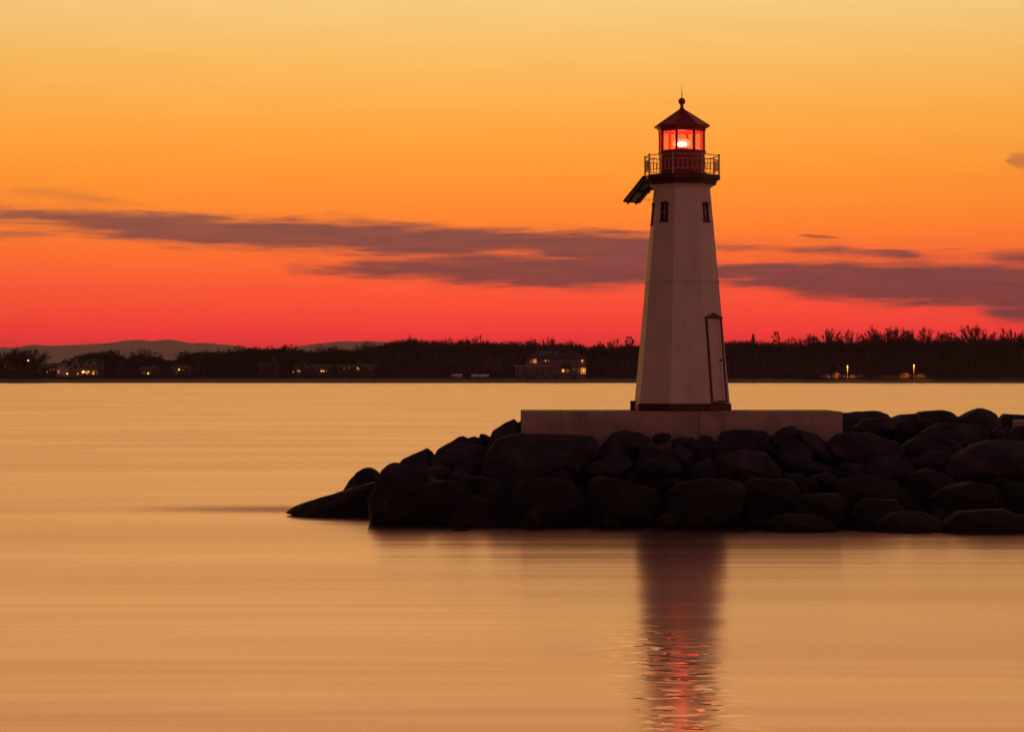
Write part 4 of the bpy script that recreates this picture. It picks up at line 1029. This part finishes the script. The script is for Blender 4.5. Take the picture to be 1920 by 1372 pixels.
def woodland():
    b = MB()
    for Y, drop in ((846.0, 24.0), (880.0, 18.0), (920.0, 13.0)):
        ring_list = []
        for px in np.arange(-700, 2900, 3.0):
            X = (px - 960) / F * Y; g = ground_z(Y - SHY)
            nz = noise.fractal(Vector((px * 0.05, Y, 0)), 1.0, 2.0, 6)
            zt = at(px, skyrow(px) + drop + 5.0 * nz + rw.uniform(-2.2, 2.2), Y).z
            zt = max(zt, g + 2.0)
            ring_list.append([Vector((X, Y - 4, g - 0.5)), Vector((X + rw.uniform(-.4, .4), Y - 3 + rw.uniform(-.6, .6), g + (zt - g) * 0.55)), Vector((X, Y + rw.uniform(-1, 1), zt)), Vector((X, Y + 3, g + (zt - g) * 0.5)), Vector((X, Y + 4, g - 0.5))])
        b.rings(ring_list)
    # bare twiggy crowns standing out of it
    v = []; f = []
    px = -520.0
    while px < 2500:
        px += rw.uniform(3.0, 9.0)
        Y = rw.uniform(842, 940); g = ground_z(Y - SHY)
        row = skyrow(px) - (6.0 if px < 1360 else 4.5) + abs(rw.normal(0, 6.0))
        X = (px - 960) / F * Y; Ht = at(px, row, Y).z - g
        if Ht < 3: continue
        wd = Ht * rw.uniform(0.30, 0.50); fk = g + Ht * rw.uniform(0.35, 0.5); cz = g + Ht * 0.62; rz = Ht * 0.38
        o = len(v); v += [(X - 0.22, Y, g), (X + 0.22, Y, g), (X + 0.14, Y, fk), (X - 0.14, Y, fk)]; f += [(o, o + 1, o + 2, o + 3)]
        for j in range(150):
            a = rw.uniform(0, 2 * pi); u = sqrt(rw.uniform(0, 1)); sg = 1 if rw.uniform() < 0.85 else -0.5
            k_ = rw.uniform(0.8, 1.0)
            e_ = np.array([X + cos(a) * u * wd * k_, Y + sin(a) * u * wd * k_, cz + sg * sqrt(max(0, 1 - u * u)) * rz * k_])
            t0 = rw.uniform(0.0, 0.65); base_ = np.array([X, Y, fk]); b0 = base_ + (e_ - base_) * t0
            m_ = (b0 + e_) / 2 + np.array([rw.uniform(-.25, .25), rw.uniform(-.25, .25), rw.uniform(0.0, .35)])
            w0 = 0.12 * (1 - t0) + 0.03
            o = len(v)
            v += [(b0[0] - w0, b0[1], b0[2]), (b0[0] + w0, b0[1], b0[2]), (m_[0] + w0 * 0.6, m_[1], m_[2]), (m_[0] - w0 * 0.6, m_[1], m_[2]), (e_[0] + 0.025, e_[1], e_[2]), (e_[0] - 0.025, e_[1], e_[2])]
            f += [(o, o + 1, o + 2, o + 3), (o + 3, o + 2, o + 4, o + 5)]
            for q in range(2):
                s_ = m_ + (e_ - m_) * (0.1 + 0.5 * q); o = len(v)
                v += [(s_[0] - 0.04, s_[1], s_[2]), (s_[0] + 0.04, s_[1], s_[2]), (s_[0] + rw.uniform(-1, 1), s_[1] + rw.uniform(-.3, .3), s_[2] + rw.uniform(0.1, 0.8))]; f += [(o, o + 1, o + 2)]
    b.add(v, f)
    # scrub along the shore
    v = []; f = []
    for i in range(5200):
        px = rw.uniform(-300, 2300); Y = rw.uniform(793, 838); 
        if 1500 < px < 1780 and Y < 802: continue
        if 940 < px < 1110 and Y < 815 and rw.uniform() < 0.75: continue
        X = (px - 960) / F * Y; g = ground_z(Y - SHY); Ht = rw.uniform(0.5, 1.5) + (Y - 793) / 45.0 * rw.uniform(0.2, 2.4)
        if 120 < px < 190 or 250 < px < 700: Ht *= 0.6
        for j in range(9):
            a = rw.uniform(-1, 1); o = len(v); bx = X + rw.uniform(-.8, .8); by = Y + rw.uniform(-.8, .8); t_ = rw.uniform(0.06, 0.2)
            v += [(bx - t_, by, g - 0.1), (bx + t_, by + 0.1, g - 0.1), (bx + a * Ht * 0.5, by, g + Ht * rw.uniform(0.6, 1.0))]; f += [(o, o + 1, o + 2)]
    b.add(v, f)
    o = b.build('woodland', m_bush); stuff(o)
    tag(o, 'dark mass of bare winter woodland along the far shore', 'woodland')
woodland()

# ------------------------------------------------------------------ single trees standing above the woodland
m_bark = mat('winter_bark', (0.024, 0.015, 0.018), 0.95)
m_needle = mat('evergreen_needles', (0.012, 0.014, 0.012), 0.9)
def bare_tree_meshes(seed, spread, fork, levels=5):
    """unit-height bare tree: trunk mesh and twig crown mesh filling a rounded crown"""
    r = random.Random(seed); tr = MB(); cr = MB()
    tr.tube((0, 0, 0), (0.004, 0, fork), 0.026, 0.019, 7); tr.tube((0.004, 0, fork), (0.0, 0.004, fork + 0.25), 0.019, 0.008, 5)
    cz, rx, rz = 0.72, 0.30 * spread, 0.27
    for i in range(52):
        a = r.uniform(0, 2 * pi); ph = r.uniform(-0.5, 1.0); ph = math.asin(max(-1, min(1, ph))); k = r.uniform(0.86, 1.0) * (1 + 0.10 * sin(3 * a + seed))
        e = Vector((cos(a) * cos(ph) * rx * k, sin(a) * cos(ph) * rx * k, cz + sin(ph) * rz * k))
        p = Vector((0, 0, fork * 0.8 + (e.z - fork) * r.uniform(0.0, 0.35) if e.z > fork else fork * 0.8))
        c = p.lerp(e, 0.55) + Vector((0, 0, 0.05 - 0.10 * cos(ph) * r.random())) + Vector((r.uniform(-.02, .02), r.uniform(-.02, .02), 0))
        bz = lambda t: p * (1 - t) ** 2 + c * (2 * t * (1 - t)) + e * t ** 2
        pts = [bz(t) for t in (0, 0.3, 0.6, 0.85, 1.0)]
        for j, (q0, q1) in enumerate(zip(pts, pts[1:])): cr.tube(q0, q1, 0.0105 * (1 - j * 0.2), 0.0105 * (0.8 - j * 0.17), 4)
        for j in range(9):
            t = r.uniform(0.3, 1.0); q = bz(t); d = (bz(min(1, t + 0.05)) - bz(t - 0.05)).normalized()
            ax = Vector((r.gauss(0, 1), r.gauss(0, 1), r.gauss(0, 1))).normalized()
            d = (Matrix.Rotation(r.uniform(0.35, 0.9), 3, ax) @ d + Vector((0, 0, 0.12))).normalized()
            l = r.uniform(0.07, 0.15) * (1.25 - 0.5 * t); f_ = q + d * l; cr.tube(q, f_, 0.0042, 0.0026, 3)
            for m_ in range(3):
                g_ = q.lerp(f_, r.uniform(0.3, 0.95)); ax = Vector((r.gauss(0, 1), r.gauss(0, 1), r.gauss(0, 1))).normalized()
                d2 = (Matrix.Rotation(r.uniform(0.4, 0.9), 3, ax) @ d + Vector((0, 0, 0.1))).normalized()
                cr.tube(g_, g_ + d2 * l * r.uniform(0.4, 0.7), 0.0028, 0.0018, 3)
    zs = max(p[2] for p in cr.v); k = 1.0 / zs
    for b in (tr, cr): b.v = [(p[0] * k, p[1] * k, p[2] * k) for p in b.v]
    xs_ = sorted(p[0] for p in cr.v); wd = xs_[int(len(xs_) * 0.97)] - xs_[int(len(xs_) * 0.03)]
    return tr.mesh('trunk', fix=False), cr.mesh('crown', fix=False), wd
PROTO = [bare_tree_meshes(21 + i, s_, fk) for i, (s_, fk) in enumerate(((1.0, 0.36), (1.2, 0.30), (0.8, 0.42), (1.35, 0.34), (1.05, 0.28)))]
for tr, cr, wd in PROTO: tr.materials.append(m_bark); cr.materials.append(m_bark)
TREES = [ # px, top row, width px, Y, proto, label
 (29, 646, 24, 800, 2, 'tall bare tree with upswept limbs, left of the white yard lamp'),
 (64, 651, 40, 803, 3, 'bare fan-crowned tree right of the white yard lamp'),
 (46, 650, 20, 815, 0, 'slender bare tree just behind the white yard lamp'),
 (12, 656, 22, 818, 4, 'small pale bare tree left of the upswept tree at far left'),
 (-3, 652, 24, 805, 1, 'bare tree cut by the left edge of the photo'),
 (147, 664, 36, 838, 1, 'bare tree behind the gabled house with the lit porch'),
 (170, 661, 34, 838, 4, 'bare tree above the dormers of the gabled house'),
 (205, 652, 42, 840, 1, 'broad bare tree right of the gabled house'),
 (270, 651, 44, 838, 3, 'domed bare tree under the first hill summit'),
 (353, 654, 34, 838, 0, 'bare tree under the right shoulder of the hills'),
 (388, 654, 34, 840, 1, 'bare tree second right of the hill shoulder'),
 (415, 652, 30, 842, 4, 'bare tree left of the tall spreading tree before the hills'),
 (449, 643, 40, 838, 3, 'tall spreading bare tree where the hills dip behind the woods'),
 (482, 645, 34, 842, 0, 'bare tree above the unlit farmhouse'),
 (502, 645, 30, 846, 4, 'bare tree right behind the unlit farmhouse'),
 (532, 642, 52, 842, 1, 'broad bare tree between the farmhouse and the steep cottage'),
 (603, 646, 38, 844, 3, 'bare tree behind the cottage with two bright lamps'),
 (632, 644, 36, 846, 0, 'bare tree left end of the cottage with the lit gable'),
 (690, 636, 40, 838, 3, 'dark gnarled tree just left of the tall pole'),
 (772, 625, 36, 860, 2, 'highest bare tree on the rounded wood right of the tall pole'),
 (800, 634, 44, 862, 1, 'bare tree right of the highest tree on the rounded wood'),
 (842, 629, 36, 858, 3, 'bare tree in the skyline above the square-ended boat'),
 (893, 625, 34, 858, 4, 'bare tree in the skyline above the gambrel barn'),
 (1004, 630, 36, 850, 0, 'bare tree behind the left roof of the large house'),
 (1037, 629, 40, 856, 1, 'bare tree behind the middle roof of the large house'),
 (1068, 634, 38, 852, 3, 'bare tree behind the right roof of the large house'),
 (1148, 633, 44, 852, 4, 'bare tree right of the large house, left of the lighthouse'),
 (1484, 628, 34, 850, 3, 'low wide bare tree right of the round-topped pine'),
 (1514, 620, 30, 848, 0, 'bare tree with open twigs left of the fan-crowned tree right of the lighthouse'),
 (1552, 611, 44, 846, 1, 'bare fan-crowned tree in the skyline left of the street lamp'),
 (1592, 614, 40, 850, 3, 'pale open bare tree right above the street lamp between cars'),
 (1637, 604, 28, 846, 2, 'narrow pointed bare tree right of the street lamp between cars'),
 (1663, 607, 40, 846, 0, 'bare tree next right of the narrow pointed tree'),
 (1692, 610, 36, 850, 4, 'bare tree just left above the lone street lamp'),
 (1735, 610, 60, 848, 3, 'wide domed bare tree right above the lone street lamp'),
 (1782, 616, 36, 850, 0, 'bare tree between the wide domed tree and the tallest right-hand tree'),
 (1836, 605, 72, 846, 1, 'tallest widest bare tree on the right shore'),
 (1893, 612, 46, 848, 4, 'bare tree near the right edge of the photo'),
 (1940, 616, 50, 850, 3, 'bare tree cut by the right edge of the photo'),
]
for i, (px, row, wpx, Y, pr, lb) in enumerate(TREES):
    tr, cr, wd = PROTO[pr]; p = shore_pt(px, Y); h = at(px, row, Y).z - p.z
    t_ = thing('bare_tree', lb, 'tree', p, 0, 'bare trees on the far shore')
    sxy = 1.25 * wpx * sc(Y) / wd
    for nm, me in (('trunk', tr), ('crown', cr)):
        o = link(nm, me, None, t_); o.scale = (sxy * (1 if i % 2 else -1), sxy, h)
def evergreen(px, row, wpx, Y, lb, shape):
    p = shore_pt(px, Y); h = at(px, row, Y).z - p.z; t_ = thing('evergreen_tree', lb, 'tree', p, 0, 'evergreens on the far shore')
    MB().tube((0, 0, 0), (0, 0, h * 0.97), 0.25, 0.05, 6).build('trunk', m_bark, t_)
    r = random.Random(int(px)); w = wpx * sc(Y) / 2; b = MB()
    for j in range(420):
        u = r.uniform(0.25, 1.0)
        rad = w * ((1 - u) * 1.35 + 0.05 if shape == 'cone' else sqrt(max(0.02, 1 - ((u - 0.72) / 0.30) ** 2)) if u > 0.45 else w * 0.15)
        rad *= (0.75 + 0.25 * sin(u * 38)); a = r.uniform(0, 2 * pi); q = rad * sqrt(r.uniform(0.1, 1))
        c = Vector((cos(a) * q, sin(a) * q, h * u)); s_ = r.uniform(0.2, 0.5)
        d = Vector((cos(a), sin(a), r.uniform(-.3, .5))).normalized() * s_ * 1.6; e = d.orthogonal().normalized() * s_ * 0.6
        b.add([c - e, c + e, c + d], [(0, 1, 2)]); b.add([c - e.cross(d).normalized() * s_ * 0.5, c + e.cross(d).normalized() * s_ * 0.5, c + d], [(0, 1, 2)])
    b.build('crown', m_needle, t_)
evergreen(1412, 626, 17, 850, 'small dark pointed evergreen in the skyline right of the lighthouse', 'cone')
evergreen(1455, 622, 20, 852, 'round-topped dark pine in the skyline right of the pointed evergreen', 'round')
evergreen(1180, 631, 24, 848, 'dark tufted evergreen just left of the lighthouse', 'round')
evergreen(1700, 620, 26, 850, 'dark flat-branched pine left of the wide domed bare tree', 'round')
